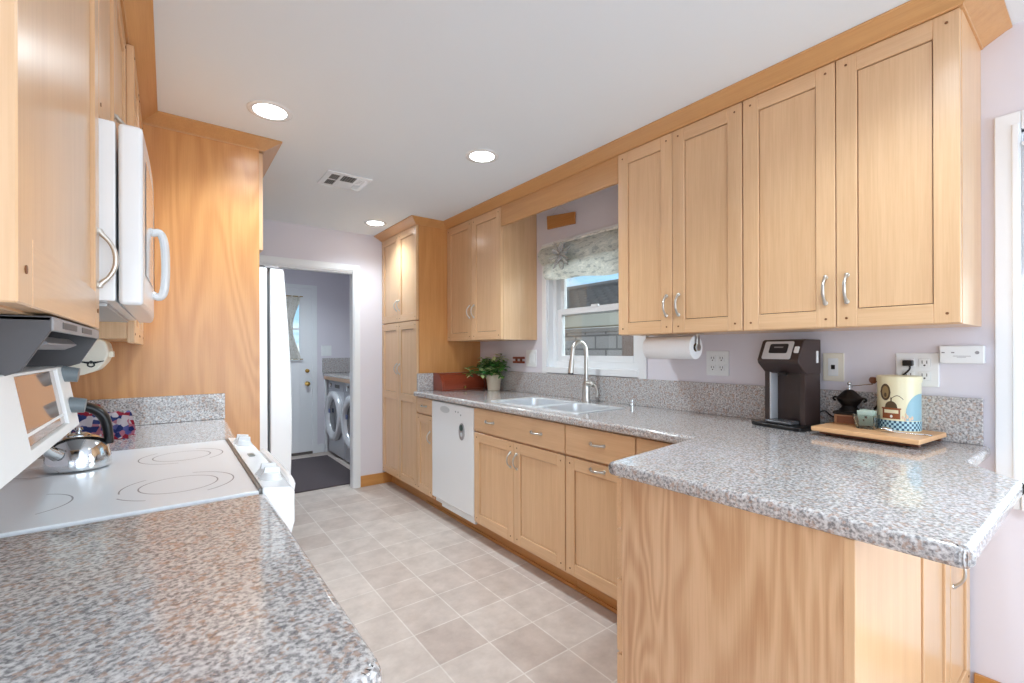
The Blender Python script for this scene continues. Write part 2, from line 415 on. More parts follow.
# ------------------------------------------------------------------ kitchen window (double hung, white)
m = MB()
y0, y1, z0, z1 = W1
fx0, fx1 = XW+.045, XW+.12
def ring(m, xa, xb, a0, a1, b0, b1, t, bev=.003):
    m.box((xa, a0, b0), (xb, a0+t, b1), bev); m.box((xa, a1-t, b0), (xb, a1, b1), bev)
    m.box((xa, a0+t, b0), (xb, a1-t, b0+t), bev); m.box((xa, a0+t, b1-t), (xb, a1-t, b1), bev)
ring(m, fx0, fx1, y0, y1, z0, z1, .045)
win = struct(m.build('window_1', trim_m))
m = MB(); ring(m, fx0+.01, fx0+.045, y0+.045, y1-.045, z0+.045, 1.535, .042); m.box((fx0+.002, 2.06, 1.528), (fx0+.022, 2.12, 1.546), .003); m.build('lower_sash', trim_m, win)
m = MB(); ring(m, fx0+.04, fx0+.07, y0+.045, y1-.045, 1.49, z1-.045, .038); m.build('upper_sash', trim_m, win)
gl = bpy.data.materials.new('window pane glass'); gl.use_nodes = True
_nt = gl.node_tree; _nt.nodes.clear(); _o = N(_nt, 'ShaderNodeOutputMaterial'); _t = N(_nt, 'ShaderNodeBsdfTransparent'); _g = N(_nt, 'ShaderNodeBsdfGlossy'); _g.inputs['Roughness'].default_value = .02
_t.inputs['Color'].default_value = (.93, .96, .95, 1)
_f = N(_nt, 'ShaderNodeFresnel'); _f.inputs['IOR'].default_value = 1.35; _m = N(_nt, 'ShaderNodeMixShader')
_nt.links.new(_f.outputs[0], _m.inputs[0]); _nt.links.new(_t.outputs[0], _m.inputs[1]); _nt.links.new(_g.outputs[0], _m.inputs[2]); _nt.links.new(_m.outputs[0], _o.inputs[0])
m = MB(); m.box((fx0+.024, y0+.085, z0+.085), (fx0+.028, y1-.085, 1.495)); m.build('window_pane', gl, win)
m = MB(); m.box((fx0+.054, y0+.08, 1.526), (fx0+.058, y1-.08, z1-.08)); m.build('window_pane', gl, win)
# casing + reveal
m = MB()
cz = .05
m.box((XW-.014, y1, z0-.045), (XW, y1+cz, z1+cz), .004); m.box((XW-.014, y0-.055, z0-.045), (XW, y0, z1+cz), .004)
m.box((XW-.014, y0, z1), (XW, y1, z1+cz), .004); m.box((XW-.02, y0-.001, z0-.038), (XW+.05, y1+.001, z0+.004), .004)
m.box((XW-.001, y1-.01, z0), (XW+.05, y1, z1)); m.box((XW-.001, y0, z0), (XW+.05, y0+.01, z1)); m.box((XW-.001, y0, z1-.01), (XW+.05, y1, z1))
struct(m.build('trim_2', trim_m))

# ------------------------------------------------------------------ nook window (only its trim edge shows)
y0, y1, z0, z1 = W2
m = MB(); ring(m, fx0, fx1, y0, y1, z0, z1, .04); m.box((fx0, -.56, z0), (fx1, -.51, z1))
win2 = struct(m.build('window_2', trim_m))
m = MB(); m.box((fx0+.03, y0+.035, z0+.035), (fx0+.034, y1-.035, z1-.035)); m.build('window_pane', gl, win2)
m = MB(); cz = .06
m.box((XW-.016, y1, z0-.06), (XW, y1+cz, z1+cz), .004); m.box((XW-.022, y1+.004, z0-.06), (XW-.012, y1+.02, z1+.02), .003)
m.box((XW-.016, y0-cz, z0-.06), (XW, y0, z1+cz), .004); m.box((XW-.016, y0, z1), (XW, y1, z1+cz), .004); m.box((XW-.03, y0-cz, z0-.06), (XW+.045, y1+.001, z0), .004)
m.box((XW-.001, y1-.008, z0), (XW+.05, y1, z1)); m.box((XW-.001, y0, z0), (XW+.05, y0+.008, z1)); m.box((XW-.001, y0, z1-.008), (XW+.05, y1, z1))
struct(m.build('trim_3', trim_m))
floral = fabric('floral curtain', [srgb(120, 150, 160), srgb(214, 208, 196), srgb(196, 120, 110), srgb(228, 224, 214)], 60)
m = MB()
m.grid(lambda u, v: (XW-.02+.012*math.sin(u*26), .165-u*.34, 1.90-v*.42), 40, 8, .003)
tag(m.build('window_curtain', floral, loc=(XW-.02, .0, 1.48)), 'short floral curtain at the edge of the nook window', 'curtain')
m = MB(); m.cyl((XW-.02, .183, 1.90), (XW-.02, -.4, 1.90), .006); m.cyl((XW-.02, .175, 1.90), (XW+.004, .175, 1.90), .004)
tag(m.build('curtain_rod', white_pl, loc=(XW-.02, -.1, 1.90)), 'thin white rod holding the floral nook curtain', 'rod')

# ------------------------------------------------------------------ crown mouldings
crown = [(-.02, 0), (.006, 0), (.008, .004), (.062, .033), (.074, .037), (.074, .0445), (-.02, .0445)]  # (outwards, up)
def crown_run(m, pts, z0):
    """pts: plan polyline of the cabinet front; outward is to the left of travel direction given by normals computed with mitres."""
    P = [Vector(p) for p in pts]; rings = []
    for i, p in enumerate(P):
        d1 = (P[i]-P[i-1]).normalized() if i else (P[1]-P[0]).normalized()
        d2 = (P[i+1]-P[i]).normalized() if i < len(P)-1 else d1
        n1 = Vector((-d1.y, d1.x)); n2 = Vector((-d2.y, d2.x)); n = n1+n2; n = n/ (n.dot(n1))
        rings.append([(p.x+n.x*a, p.y+n.y*a, z0+b) for a, b in crown])
    m.loft(rings)
XU, XP, YPN = 1.88, 1.601, 3.3985
ZT = ZC-.0455
XLU, XFP, YFP = -.107, .372, 2.618
m = MB(); crown_run(m, [(XW-.001, .278), (XU, .278), (XU, YPN), (XP, YPN), (XP, YE-.001)], ZT); struct(m.build('trim_4', t_y, angle=20))
m = MB(); crown_run(m, [(XFP+.02, 3.55), (XFP+.02, YFP), (XLU, YFP), (XLU, .589), (XL+.001, .589)], ZT); struct(m.build('trim_5', t_y, angle=20))

# ================================================================== CABINET BUILDERS
def rotM(O, U, V, W):
    O, U, V, W = map(Vector, (O, U, V, W))
    return Matrix(((U.x, V.x, W.x, O.x), (U.y, V.y, W.y, O.y), (U.z, V.z, W.z, O.z), (0, 0, 0, 1)))
FACE = {'-x': ((0, -1, 0), (0, 0, 1), (-1, 0, 0)), '+x': ((0, 1, 0), (0, 0, 1), (1, 0, 0)), '-y': ((1, 0, 0), (0, 0, 1), (0, -1, 0)), '+y': ((-1, 0, 0), (0, 0, 1), (0, 1, 0))}
def hmat(face): return w_y if face[1] == 'x' else w_x
def origin(face, plane, a, z):
    return (plane, a, z) if face[1] == 'x' else (a, plane, z)
def span(face, a0, a1):
    lo, hi = min(a0, a1), max(a0, a1)
    return (hi if face in ('-x', '+y') else lo), hi-lo
def door(parent, face, plane, a0, a1, z0, z1, stile=.062, rail=.062, mid=None, t=.02, name='door', gap=.0015):
    a, w = span(face, a0, a1); h = z1-z0
    m = MB(); m.M = rotM(origin(face, plane, a, z0), *FACE[face]); g = gap
    b = .0016
    m.box((g, g, 0), (stile, h-g, t), b, 1); m.box((w-stile, g, 0), (w-g, h-g, t), b, 1)
    m.mi = 1
    m.box((stile, g, 0), (w-stile, rail, t), b, 1); m.box((stile, h-rail, 0), (w-stile, h-g, t), b, 1)
    cuts = [rail, h-rail]
    if mid is not None:
        m.box((stile, mid-.032, 0), (w-stile, mid+.032, t), b, 1); cuts = [rail, mid-.032, mid+.032, h-rail]
    m.mi = 0
    for q in range(0, len(cuts), 2):
        m.box((stile+.003, cuts[q]+.003, .002), (w-stile-.003, cuts[q+1]-.003, t-.007))
    m.mi = 3
    for q in range(0, len(cuts), 2):
        m.box((stile-.001, cuts[q]-.001, .001), (w-stile+.001, cuts[q+1]+.001, .003))
    m.mi = 2
    for u in (stile*.5, w-stile*.5):
        for v in (rail*.5, h-rail*.5):
            m.cyl((u, v, t-.002), (u, v, t+.0012), .0042, seg=8)
    return m.build(name, [w_v, hmat(face), peg, gapm], parent)
def slab(parent, face, plane, a0, a1, z0, z1, t=.02, name='drawer'):
    a, w = span(face, a0, a1); h = z1-z0
    m = MB(); m.M = rotM(origin(face, plane, a, z0), *FACE[face])
    m.box((.0015, .0015, 0), (w-.0015, h-.0015, t), .002, 2)
    return m.build(name, hmat(face), parent)
def handle(parent, face, plane, a, z, vert=True, L=.092, t=.02, material=None):
    """arched pull with splayed feet; parent is a door or a drawer"""
    m = MB(); U, V, W = FACE[face]
    O = Vector(origin(face, plane, a, z)) + Vector(W)*t
    D = Vector(V) if vert else Vector(U); W = Vector(W)
    h = L/2
    prof = [(-h, .002), (-h*.86, .006), (-h*.62, .017), (-h*.25, .0255), (h*.25, .0255), (h*.62, .017), (h*.86, .006), (h, .002)]
    side = Vector(U) if vert else Vector(V)
    pts = [O+D*p+W*q for p, q in prof]
    m.tube(pts, [.0055, .0052, .004, .0044, .0044, .004, .0052, .0055], seg=10, sub=4, flat=(side, 1.25))
    for e in (-1, 1):
        c = O+D*(h*.93*e); m.cyl(c, c+W*.0035, .0085, .006, seg=14)
    return m.build('handle', material or nickel, parent, angle=50)
def carcass(parent, face, plane, back, a0, a1, z0, z1, material=None, name='cabinet_body', extra=None):
    m = MB()
    if face[1] == 'x': lo, hi = (plane, a0, z0), (back, a1, z1)
    else: lo, hi = (a0, plane, z0), (a1, back, z1)
    m.box(lo, hi, .001, 1)
    return m.build(name, material or w_v, parent)

# ------------------------------------------------------------------ right upper cabinets
ZU0, ZU1 = 1.3165, 2.257
def upper(label, y0, y1, split, hsplit_z=1.452, group=None, ends=()):
    t = thing('upper_cabinet', label, 'cabinet', (XU+.17, (y0+y1)/2, ZU0))
    m = MB(); m.box((XU+.0215, y0+.0008, ZU0), (XW-.0005, y1-.0008, ZU1+.004), .001, 1)
    m.build('cabinet_body', [w_v], t)
    d1 = door(t, '-x', XU+.02, y0+.001, split, ZU0+.001, ZU1); handle(d1, '-x', XU+.02, split-.032, hsplit_z, L=.1)
    d2 = door(t, '-x', XU+.02, split, y1-.001, ZU0+.001, ZU1); handle(d2, '-x', XU+.02, split+.032, hsplit_z, L=.1)
    return t
upper('pale maple double-door upper cabinet above the coffee maker, nearest the nook window', .2765, .9225, .596)
upper('pale maple double-door upper cabinet above the paper towel roll, just right of the kitchen window', .9225, 1.5705, 1.249, 1.448)
upper('maple double-door upper cabinet above the bread box and potted plant, left of the kitchen window', 2.6195, YPN-.0005, 3.01, 1.54)
# valance across the window
m = MB(); m.box((XU+.002, 1.571, 2.117), (XU+.022, 2.619, ZU1+.002), .002, 1)
tag(m.build('valance_board', t_y, loc=(XU+.01, 2.1, 2.117)), 'long maple valance board bridging the cabinets above the sink window', 'valance')

# ------------------------------------------------------------------ pantry
t = thing('pantry_cabinet', 'tall maple pantry cabinet with four doors standing against the laundry doorway wall', 'cabinet', (1.9, 3.77, 0))
m = MB(); m.box((XP+.0215, YPN+.0005, .105), (XW-.0005, YE-.0005, ZU1+.004), .001, 1); m.build('cabinet_body', wood('pantry side veneer', PLO, PHI, 'z', figure=.1), t)
m = MB(); m.box((1.685, YPN, 0), (XW-.0005, YE-.0005, .106)); m.build('toe_kick', oak_y, t)
pm = 3.765
for (a, b, h) in ((YPN+.002, pm, pm-.03), (pm, YE-.004, pm+.03)):
    d = door(t, '-x', XP+.02, a, b, 1.487, ZU1, stile=.056); handle(d, '-x', XP+.02, h, 1.63)
    d = door(t, '-x', XP+.02, a, b, .122, 1.481, stile=.056, mid=.72); handle(d, '-x', XP+.02, h, 1.08)

# ------------------------------------------------------------------ base cabinets on the window side
XB = 1.60
def base(label, y0, y1, body_top=.870):
    t = thing('base_cabinet', label, 'cabinet', (1.9, (y0+y1)/2, 0))
    m = MB(); m.box((XB+.0215, y0+.0006, .105), (XW-.022, y1-.0006, body_top), .001, 1)
    return t, m
def base_done(t, m, y0, y1, mats=None):
    m.build('cabinet_body', mats or w_v, t)
    k = MB(); k.box((1.685, y0+.0006, 0), (1.705, y1-.0006, .106)); k.box((1.677, y0+.0006, 0), (1.685, y1-.0006, .02), .003); k.build('toe_kick', oak_y, t)
Y1, Y2, Y3, Y4, Y5 = 3.132, 2.54, 1.679, 1.243, .962
t, m = base('narrow maple base cabinet between the pantry and the white dishwasher', Y1, YPN); base_done(t, m, Y1, YPN)
d = slab(t, '-x', XB+.02, Y1+.002, YPN-.003, .745, .866); handle(d, '-x', XB+.02, 3.262, .806, False, .08)
d = door(t, '-x', XB+.02, Y1+.002, YPN-.003, .122, .737, stile=.055); handle(d, '-x', XB+.02, Y1+.035, .575)
t, m = base('double-door maple sink base cabinet with false drawer front under the sink', Y3, Y2)
# hollow top for the sink bowls
m = MB(); m.box((XB+.0215, Y3+.0006, .105), (XB+.036, Y2-.0006, .66)); m.box((XB+.036, Y3+.0006, .105), (XW-.022, Y2-.0006, .125)); m.box((XB+.0215, Y3+.0006, .66), (XB+.036, Y2-.0006, .870))
m.box((XB+.036, Y3+.0006, .125), (XW-.022, Y3+.018, .870)); m.box((XB+.036, Y2-.018, .125), (XW-.022, Y2-.0006, .870))
base_done(t, m, Y3, Y2)
d = slab(t, '-x', XB+.02, Y3+.002, Y2-.002, .716, .866); handle(d, '-x', XB+.02, 2.355, .792, False); handle(d, '-x', XB+.02, 1.905, .790, False)
d = door(t, '-x', XB+.02, Y3+.002, 2.11, .122, .708); handle(d, '-x', XB+.02, 2.11-.03, .60)
d = door(t, '-x', XB+.02, 2.11, Y2-.002, .122, .708); handle(d, '-x', XB+.02, 2.11+.03, .60)
t, m = base('maple base cabinet with drawer over pull-out door with horizontal handle, right of sink base', Y4, Y3); base_done(t, m, Y4, Y3)
d = slab(t, '-x', XB+.02, Y4+.002, Y3-.002, .716, .866); handle(d, '-x', XB+.02, 1.463, .797, False)
d = door(t, '-x', XB+.02, Y4+.002, Y3-.002, .122, .708); handle(d, '-x', XB+.02, 1.463, .676, False)
t, m = base('maple corner base cabinet in the angle between sink run and peninsula', .905, Y4); base_done(t, m, .905, Y4)
slab(t, '-x', XB+.02, .92, Y4-.002, .716, .866); slab(t, '-x', XB+.02, .92, Y4-.002, .122, .708, name='door')

# ------------------------------------------------------------------ dishwasher
t = thing('dishwasher', 'white built-in dishwasher with oval badge under the granite counter', 'dishwasher', (1.9, (Y1+Y2)/2, 0))
m = MB(); m.box((XB+.03, Y2+.004, .10), (XW-.03, Y1-.004, .862)); m.build('dishwasher_body', white_pl, t)
m = MB(); m.M = rotM((XB+.03, Y1-.003, .142), *FACE['-x'])
Wd = Y1-Y2-.006
m.box((0, 0, 0), (Wd, .722, .034), .008, 3)
dd = m.build('door', white_en, t)
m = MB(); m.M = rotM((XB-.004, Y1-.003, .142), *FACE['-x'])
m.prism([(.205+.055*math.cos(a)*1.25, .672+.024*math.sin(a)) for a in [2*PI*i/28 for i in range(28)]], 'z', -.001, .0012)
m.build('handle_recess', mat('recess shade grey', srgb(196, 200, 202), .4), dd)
for u, v in ((.36, .672), (.395, .672), (.43, .655)):
    m = MB(); m.M = rotM((XB-.004, Y1-.003, .142), *FACE['-x']); m.cyl((u, v, 0), (u, v, .002), .006, seg=12)
    m.build('indicator', mat('indicator grey', srgb(150, 156, 160), .4), dd)
m = MB(); m.M = rotM((XB-.004, Y1-.003, .142), *FACE['-x'])
m.prism([(.445+.036*math.cos(a), .545+.058*math.sin(a)) for a in [2*PI*i/32 for i in range(32)]], 'z', -.001, .006, .002)
m.mi = 1; m.cyl((.445, .572, .005), (.445, .572, .0085), .021, seg=24)
m.mi = 2; m.ball((.445, .525, .006), (.014, .017, .003))
m.build('badge', [lgrey_pl, mat('badge dark green', srgb(60, 78, 74), .3), silver_pl], dd)
m = MB(); m.box((1.612, Y2+.006, .092), (1.632, Y1-.13, .1405), .003, 1); m.build('kick_plate', white_pl, t)
m = MB(); m.box((1.685, Y2, 0), (1.705, Y1, .106)); m.box((1.677, Y2, 0), (1.685, Y1, .02), .003); m.build('toe_kick', oak_y, t)

# ------------------------------------------------------------------ peninsula cabinet
XE, YF, YK = 1.06, .304, .878
t = thing('peninsula_cabinet', 'maple peninsula base cabinet with wide figured end panel under the near granite overhang', 'cabinet', (1.5, .6, 0))
m = MB(); m.box((XE+.02, YF+.022, .1), (1.60, YK, .870)); m.box((1.60, YF+.022, .1), (XW-.022, .9, .870)); m.build('cabinet_body', w_v, t)
m = MB(); m.box((XE, YF+.004, 0), (XE+.0195, YK-.002, .872), .001, 1); m.build('end_panel', e_v, t, None)
m = MB(); m.box((XE-.002, YF+.001, 0), (XE+.035, YF+.0215, .872), .003, 2); m.build('corner_stile', w_v, t)
m = MB(); m.box((XE+.0355, YF+.004, .0), (1.562, YF+.0215, .872), .002, 1); m.build('back_panel', w_v, t)
d1 = door(t, '-y', YF+.021, 1.575, 1.888, .10, .865); d2 = door(t, '-y', YF+.021, 1.896, 2.196, .10, .865)
handle(d2, '-y', YF+.021, 1.93, .56, True, .11)
m = MB(); m.box((1.575, YF+.03, 0), (2.196, YF+.05, .1)); m.build('toe_kick', oak_x, t)
zz = [.122, .345, .566, .714, .866]
for i in range(4):
    d = slab(t, '+y', YK+.0005, XE+.004, 1.55, zz[i]+.003, zz[i+1]-.003); handle(d, '+y', YK, 1.3, (zz[i]+zz[i+1])/2, False)

# ------------------------------------------------------------------ granite worktops
def corner_arc(p, prev, nxt, r, n=6):
    p, a, b = Vector(p), Vector(prev), Vector(nxt); d1 = (a-p).normalized(); d2 = (b-p).normalized()
    ang = d1.angle(d2); k = r/math.tan(ang/2); s, e = p+d1*k, p+d2*k
    return [tuple(((1-t)**2)*s+2*(1-t)*t*p+t*t*e) for t in [i/n for i in range(n+1)]]
def worktop(m, poly, round_at, z0, z1, hole=None, bull=.013):
    pts = []; n = len(poly)
    for i, p in enumerate(poly):
        r = round_at.get(i)
        pts += corner_arc(p, poly[i-1], poly[(i+1) % n], r) if r else [p]
    m.prism(pts, 'z', z0, z1, bull, 3)
CZ0, CZ1 = .874, .914
def boolean_cut(o, lo, hi, r=.03):
    c = MB(); p = [(lo[0], lo[1]), (hi[0], lo[1]), (hi[0], hi[1]), (lo[0], hi[1])]; q = []
    for i in range(4): q += corner_arc(p[i], p[i-1], p[(i+1) % 4], r)
    c.prism(q, 'z', lo[2], hi[2]); co = c.build('cutter', gran)
    o.modifiers.clear(); md = o.modifiers.new('cut', 'BOOLEAN'); md.object = co; md.operation = 'DIFFERENCE'; md.solver = 'EXACT'
    bpy.context.view_layer.update()
    dg = bpy.context.evaluated_depsgraph_get()
    me = bpy.data.meshes.new_from_object(o.evaluated_get(dg)); old = o.data
    o.modifiers.clear(); o.data = me; wn = o.modifiers.new('weighted_normals', 'WEIGHTED_NORMAL'); wn.keep_sharp = True; wn.weight = 100; bpy.data.objects.remove(co, do_unlink=True)
t = thing('granite_worktop', 'speckled granite worktop of the sink run turning into the wide peninsula', 'countertop', (1.8, 1.2, CZ0))
m = MB()
worktop(m, [(1.569, YPN-.0008), (1.569, .953), (1.030, .902), (1.046, .143), (1.690, .139), (1.852, .256), (XW-.0006, .256), (XW-.0006, YPN-.0008)], {1: .012, 2: .02, 3: .02, 4: .02, 5: .01}, CZ0, CZ1)
ws = m.build('worktop_slab', gran, t)
boolean_cut(ws, (1.665, 1.66, .8), (2.02, 2.41, 1.0))
m = MB(); m.box((2.193, .272, CZ1), (XW-.0006, YPN-.0008, 1.072), .003, 2); m.build('backsplash', gran, t)
m = MB(); m.box((1.60, YPN-.021, CZ1), (2.1925, YPN-.0008, 1.055), .003, 2); m.build('backsplash', gran, t)

# left worktops
YR0, YR1 = 1.196, 1.955
t = thing('granite_worktop', 'speckled granite worktop in the near corner beside the white range, with rounded end', 'countertop', (-.1, .8, CZ0))
m = MB(); worktop(m, [(XL+.0006, YR0-.003), (XL+.0006, .452), (.182, .452), (.182, YR0-.003)], {2: .035}, CZ0, CZ1); m.build('worktop_slab', gran, t)
m = MB(); m.box((XL+.0006, .452, CZ1), (XL+.02, YR0-.003, 1.035), .003, 2); m.build('backsplash', gran, t)
t = thing('granite_worktop', 'short granite worktop with backsplash between the range and the tall refrigerator panel', 'countertop', (-.1, 2.3, CZ0))
m = MB(); worktop(m, [(XL+.0006, YFP-.0008), (XL+.0006, YR1+.003), (.205, YR1+.003), (.225, YFP-.0008)], {}, CZ0, CZ1); m.build('worktop_slab', gran, t)
m = MB(); m.box((XL+.0006, YR1+.003, CZ1), (XL+.02, YFP-.021, 1.035), .003, 2); m.build('backsplash', gran, t)
m = MB(); m.box((XL+.0006, YFP-.0205, CZ1), (.221, YFP-.0008, 1.037), .003, 2); m.build('backsplash', gran, t)
# left base cabinets
t = thing('base_cabinet', 'maple base cabinet under the near left granite worktop', 'cabinet', (-.15, .8, 0))
m = MB(); m.box((XL+.001, .475, .1), (.135, YR0-.004, .872)); m.build('cabinet_body', w_v, t)
m = MB(); m.box((XL+.001, .475, 0), (.07, YR0-.004, .1)); m.build('toe_kick', oak_y, t)
d = slab(t, '+x', .1355, .48, YR0-.008, .716, .866); handle(d, '+x', .1355, .81, .79, False)
for a, b, h in ((.48, .812, .78), (.812, YR0-.008, .845)):
    d = door(t, '+x', .1355, a, b, .122, .708); handle(d, '+x', .1355, h, .6)
t = thing('base_cabinet', 'small maple base cabinet between the range and the refrigerator panel', 'cabinet', (-.15, 2.28, 0))
m = MB(); m.box((XL+.001, YR1+.004, .1), (.135, YFP-.001, .872)); m.build('cabinet_body', w_v, t)
m = MB(); m.box((XL+.001, YR1+.004, 0), (.07, YFP-.001, .1)); m.build('toe_kick', oak_y, t)
d = slab(t, '+x', .1355, YR1+.008, YFP-.004, .716, .866); handle(d, '+x', .1355, 2.28, .79, False)
d = door(t, '+x', .1355, YR1+.008, YFP-.004, .122, .708); handle(d, '+x', .1355, YR1+.05, .6)

YM0, YM1 = 1.206, 1.955
# ------------------------------------------------------------------ left upper cabinets
t = thing('upper_cabinet', 'maple upper cabinet hanging at the near left above the toaster oven', 'cabinet', (-.28, .87, 1.283))
m = MB(); m.box((XL+.001, .59, 1.283), (XLU-.0205, YM0-.002, ZT+.004), .001, 1); m.build('cabinet_body', w_v, t)
d = door(t, '+x', XLU-.02, .591, YM0-.003, 1.284, ZT-.002, stile=.058, rail=.07); handle(d, '+x', XLU-.02, YM0-.03, 1.42, True, .11, material=mat('pale nickel', srgb(214, 208, 200), .35, metal=.7))
t = thing('upper_cabinet', 'short maple double-door cabinet directly above the white microwave', 'cabinet', (-.28, 1.55, 1.706))
m = MB(); m.box((XL+.001, YM0-.0015, 1.706), (XLU-.0205, YM1+.0, ZT+.004), .001, 1); m.build('cabinet_body', w_v, t)
ym = (YM0+YM1)/2
d = door(t, '+x', XLU-.02, YM0, ym, 1.708, ZT-.002, stile=.055); handle(d, '+x', XLU-.02, ym-.035, 1.80)
d = door(t, '+x', XLU-.02, ym, YM1, 1.708, ZT-.002, stile=.055); handle(d, '+x', XLU-.02, ym+.035, 1.82)
t = thing('upper_cabinet', 'maple upper cabinet between the microwave and the tall refrigerator panel', 'cabinet', (-.28, 2.28, 1.283))
m = MB(); m.box((XL+.001, YM1+.001, 1.283), (XLU-.0005, YFP-.001, ZT+.004), .001, 1); m.build('cabinet_body', w_v, t)
ym = (YM1+YFP)/2
d = door(t, '+x', XLU, YM1+.003, ym, 1.268, ZT-.002, stile=.055); handle(d, '+x', XLU, ym-.032, 1.40)
d = door(t, '+x', XLU, ym, YFP-.003, 1.268, ZT-.002, stile=.055); handle(d, '+x', XLU, ym+.032, 1.40)

# ------------------------------------------------------------------ refrigerator surround
m = MB(); m.box((XL+.001, YFP, 0), (XFP, YFP+.018, ZT+.004), .001, 1)
tag(m.build('tall_divider_board', p_v, loc=(0, YFP, 0)), 'tall amber wood side panel between the range counter and the refrigerator', 'panel')
t = thing('refrigerator_cabinet', 'shallow maple cabinet above the white refrigerator', 'cabinet', (-.05, 3.08, 1.758))
m = MB(); m.box((XL+.001, YFP+.019, 1.76), (XFP-.001, 3.54, ZT+.004), .001, 1); m.build('cabinet_body', w_v, t)
d = door(t, '+x', XFP, YFP+.019, 3.08, 1.756, ZT-.002, stile=.055); handle(d, '+x', XFP, 3.05, 1.83)
d = door(t, '+x', XFP, 3.08, 3.54, 1.756, ZT-.002, stile=.055); handle(d, '+x', XFP, 3.11, 1.83)

# ------------------------------------------------------------------ refrigerator (side by side, bowed doors)
t = thing('refrigerator', 'white side-by-side refrigerator with bowed doors behind the tall wood panel', 'refrigerator', (0, 3.05, 0))
RY0, RY1 = 2.645, 3.53
m = MB(); m.box((XL+.02, RY0, .02), (.412, RY1, 1.672), .006, 2); m.build('refrigerator_body', white_en, t)
m = MB(); m.box((.395, RY0+.02, 0), (.41, RY1-.02, .07)); m.build('kick_grille', lgrey_pl, t)
prof = [(.424, .075), (.488, .075)] + [(.492+.036*math.sin(PI*k/14), .09+1.57*k/14) for k in range(15)] + [(.486, 1.672), (.424, 1.672)]
for a, b in ((RY0, 3.03), (3.036, RY1)):
    m = MB(); m.prism(prof, 'y', a, b, .008, 2); dd = m.build('door', white_en, t, angle=40)
    ya = b-.03 if a == RY0 else a+.03
    m = MB(); m.tube([(.520, ya, .62), (.552, ya, .66), (.565, ya, .9), (.565, ya, 1.2), (.552, ya, 1.42), (.515, ya, 1.46)], .012, 10, 5, flat=((0, 1, 0), 1.3)); m.build('handle', white_en, dd)
m = MB()
m.box((.40, RY0+.004, 1.672), (.47, RY0+.07, 1.684), .003); m.build('hinge_cover', lgrey_pl, t)

# ------------------------------------------------------------------ range
t = thing('range', 'white electric range with smooth glass cooktop and front control knobs', 'range', (-.12, 1.55, 0))
m = MB(); m.box((XL+.002, YR0, .03), (.168, YR1, .905), .004, 2); m.box((.168, YR0+.004, .74), (.185, YR1-.004, .905)); m.build('range_body', white_en, t)
m = MB(); m.box((XL+.002, YR0-.001, .905), (.168, YR1+.001, .9185), .003, 2); ct = m.build('cooktop', mat('pale cooktop glass', srgb(232, 236, 240), .12, spec=.35), t)
m = MB(); m.box((.166, YR0, .9), (.1735, YR1, .9225), .001, 1); m.build('trim_strip', mat('grey trim strip', srgb(120, 118, 116), .3, metal=.5), t)
ring_m = mat('grey burner ring print', srgb(164, 165, 168), .2)
def burner(cx, cy_, r_list):
    for r, a0, a1 in r_list:
        m = MB(); n = 48; w = .0016
        for k in range(n):
            a, b = a0+(a1-a0)*k/n, a0+(a1-a0)*(k+1)/n
            m._new([(cx+(r+s*w)*math.cos(q), cy_+(r+s*w)*math.sin(q), .9189) for q, s in ((a, -1), (a, 1), (b, 1), (b, -1))], [(0, 1, 2, 3)])
        m.build('burner_ring', ring_m, ct)
burner(.022, 1.372, [(.078, 0, 2*PI), (.112, -1.1, 1.3), (.112, 2.2, 3.3), (.125, 3.6, 4.2)])
burner(.035, 1.735, [(.072, 0, 2*PI), (.105, -.9, 1.2), (.105, 2.2, 4.6)])
burner(-.262, 1.372, [(.095, -1.0, 1.1), (.095, 2.2, 4.2)])
burner(-.262, 1.735, [(.07, 0, 2*PI), (.1, -1.0, 1.1), (.1, 2.2, 4.2)])
# sloped front console
m = MB(); m.prism([(.1738, .80), (.236, .80), (.244, .83), (.244, .905), (.236, .916), (.1738, .9245)], 'y', YR0-.002, YR1+.002, .004, 2); con = m.build('control_panel', white_en, t)
m = MB(); m.box((.196, 1.585, .9205), (.212, 1.625, .9232)); m.build('indicator_window', mat('display grey', srgb(120, 132, 130), .3), con)
tilt = math.atan2(.9245-.916, .236-.1738)
for yk in (1.285, 1.335, 1.80, 1.85):
    m = MB(); m.M = Matrix.Translation((.206, yk, .9202)) @ Matrix.Rotation(tilt, 4, 'Y')
    m.lathe([(.0275, 0), (.0275, .002), (.025, .004), (.021, .012), (.0185, .016)], (0, 0, 0), 28)
    m.loft([[(-.0185, -.010, .012), (.0185, -.010, .012), (.0185, .010, .012), (-.0185, .010, .012)], [(-.0165, -.0045, .028), (.0165, -.0045, .028), (.0165, .0045, .028), (-.0165, .0045, .028)]])
    m.build('knob', white_en, con, angle=40)
m = MB(); m.box((.186, YR0+.006, .2), (.232, YR1-.006, .785), .006, 2); od = m.build('oven_door', white_en, t)
m = MB(); m.box((.2322, YR0+.14, .33), (.2345, YR1-.14, .62), .001, 1); m.build('oven_window', dglass, od)
m = MB(); m.tube([(.232, YR0+.14, .775), (.252, YR0+.14, .80), (.262, YR0+.145, .86), (.264, YR0+.18, .892), (.264, YR1-.18, .892), (.262, YR1-.145, .86), (.252, YR1-.14, .80), (.232, YR1-.14, .775)], .010, 10, 5); m.build('handle', white_en, od)
m = MB(); m.box((.186, YR0+.006, .04), (.226, YR1-.006, .19), .006, 2); m.build('drawer', white_en, t)

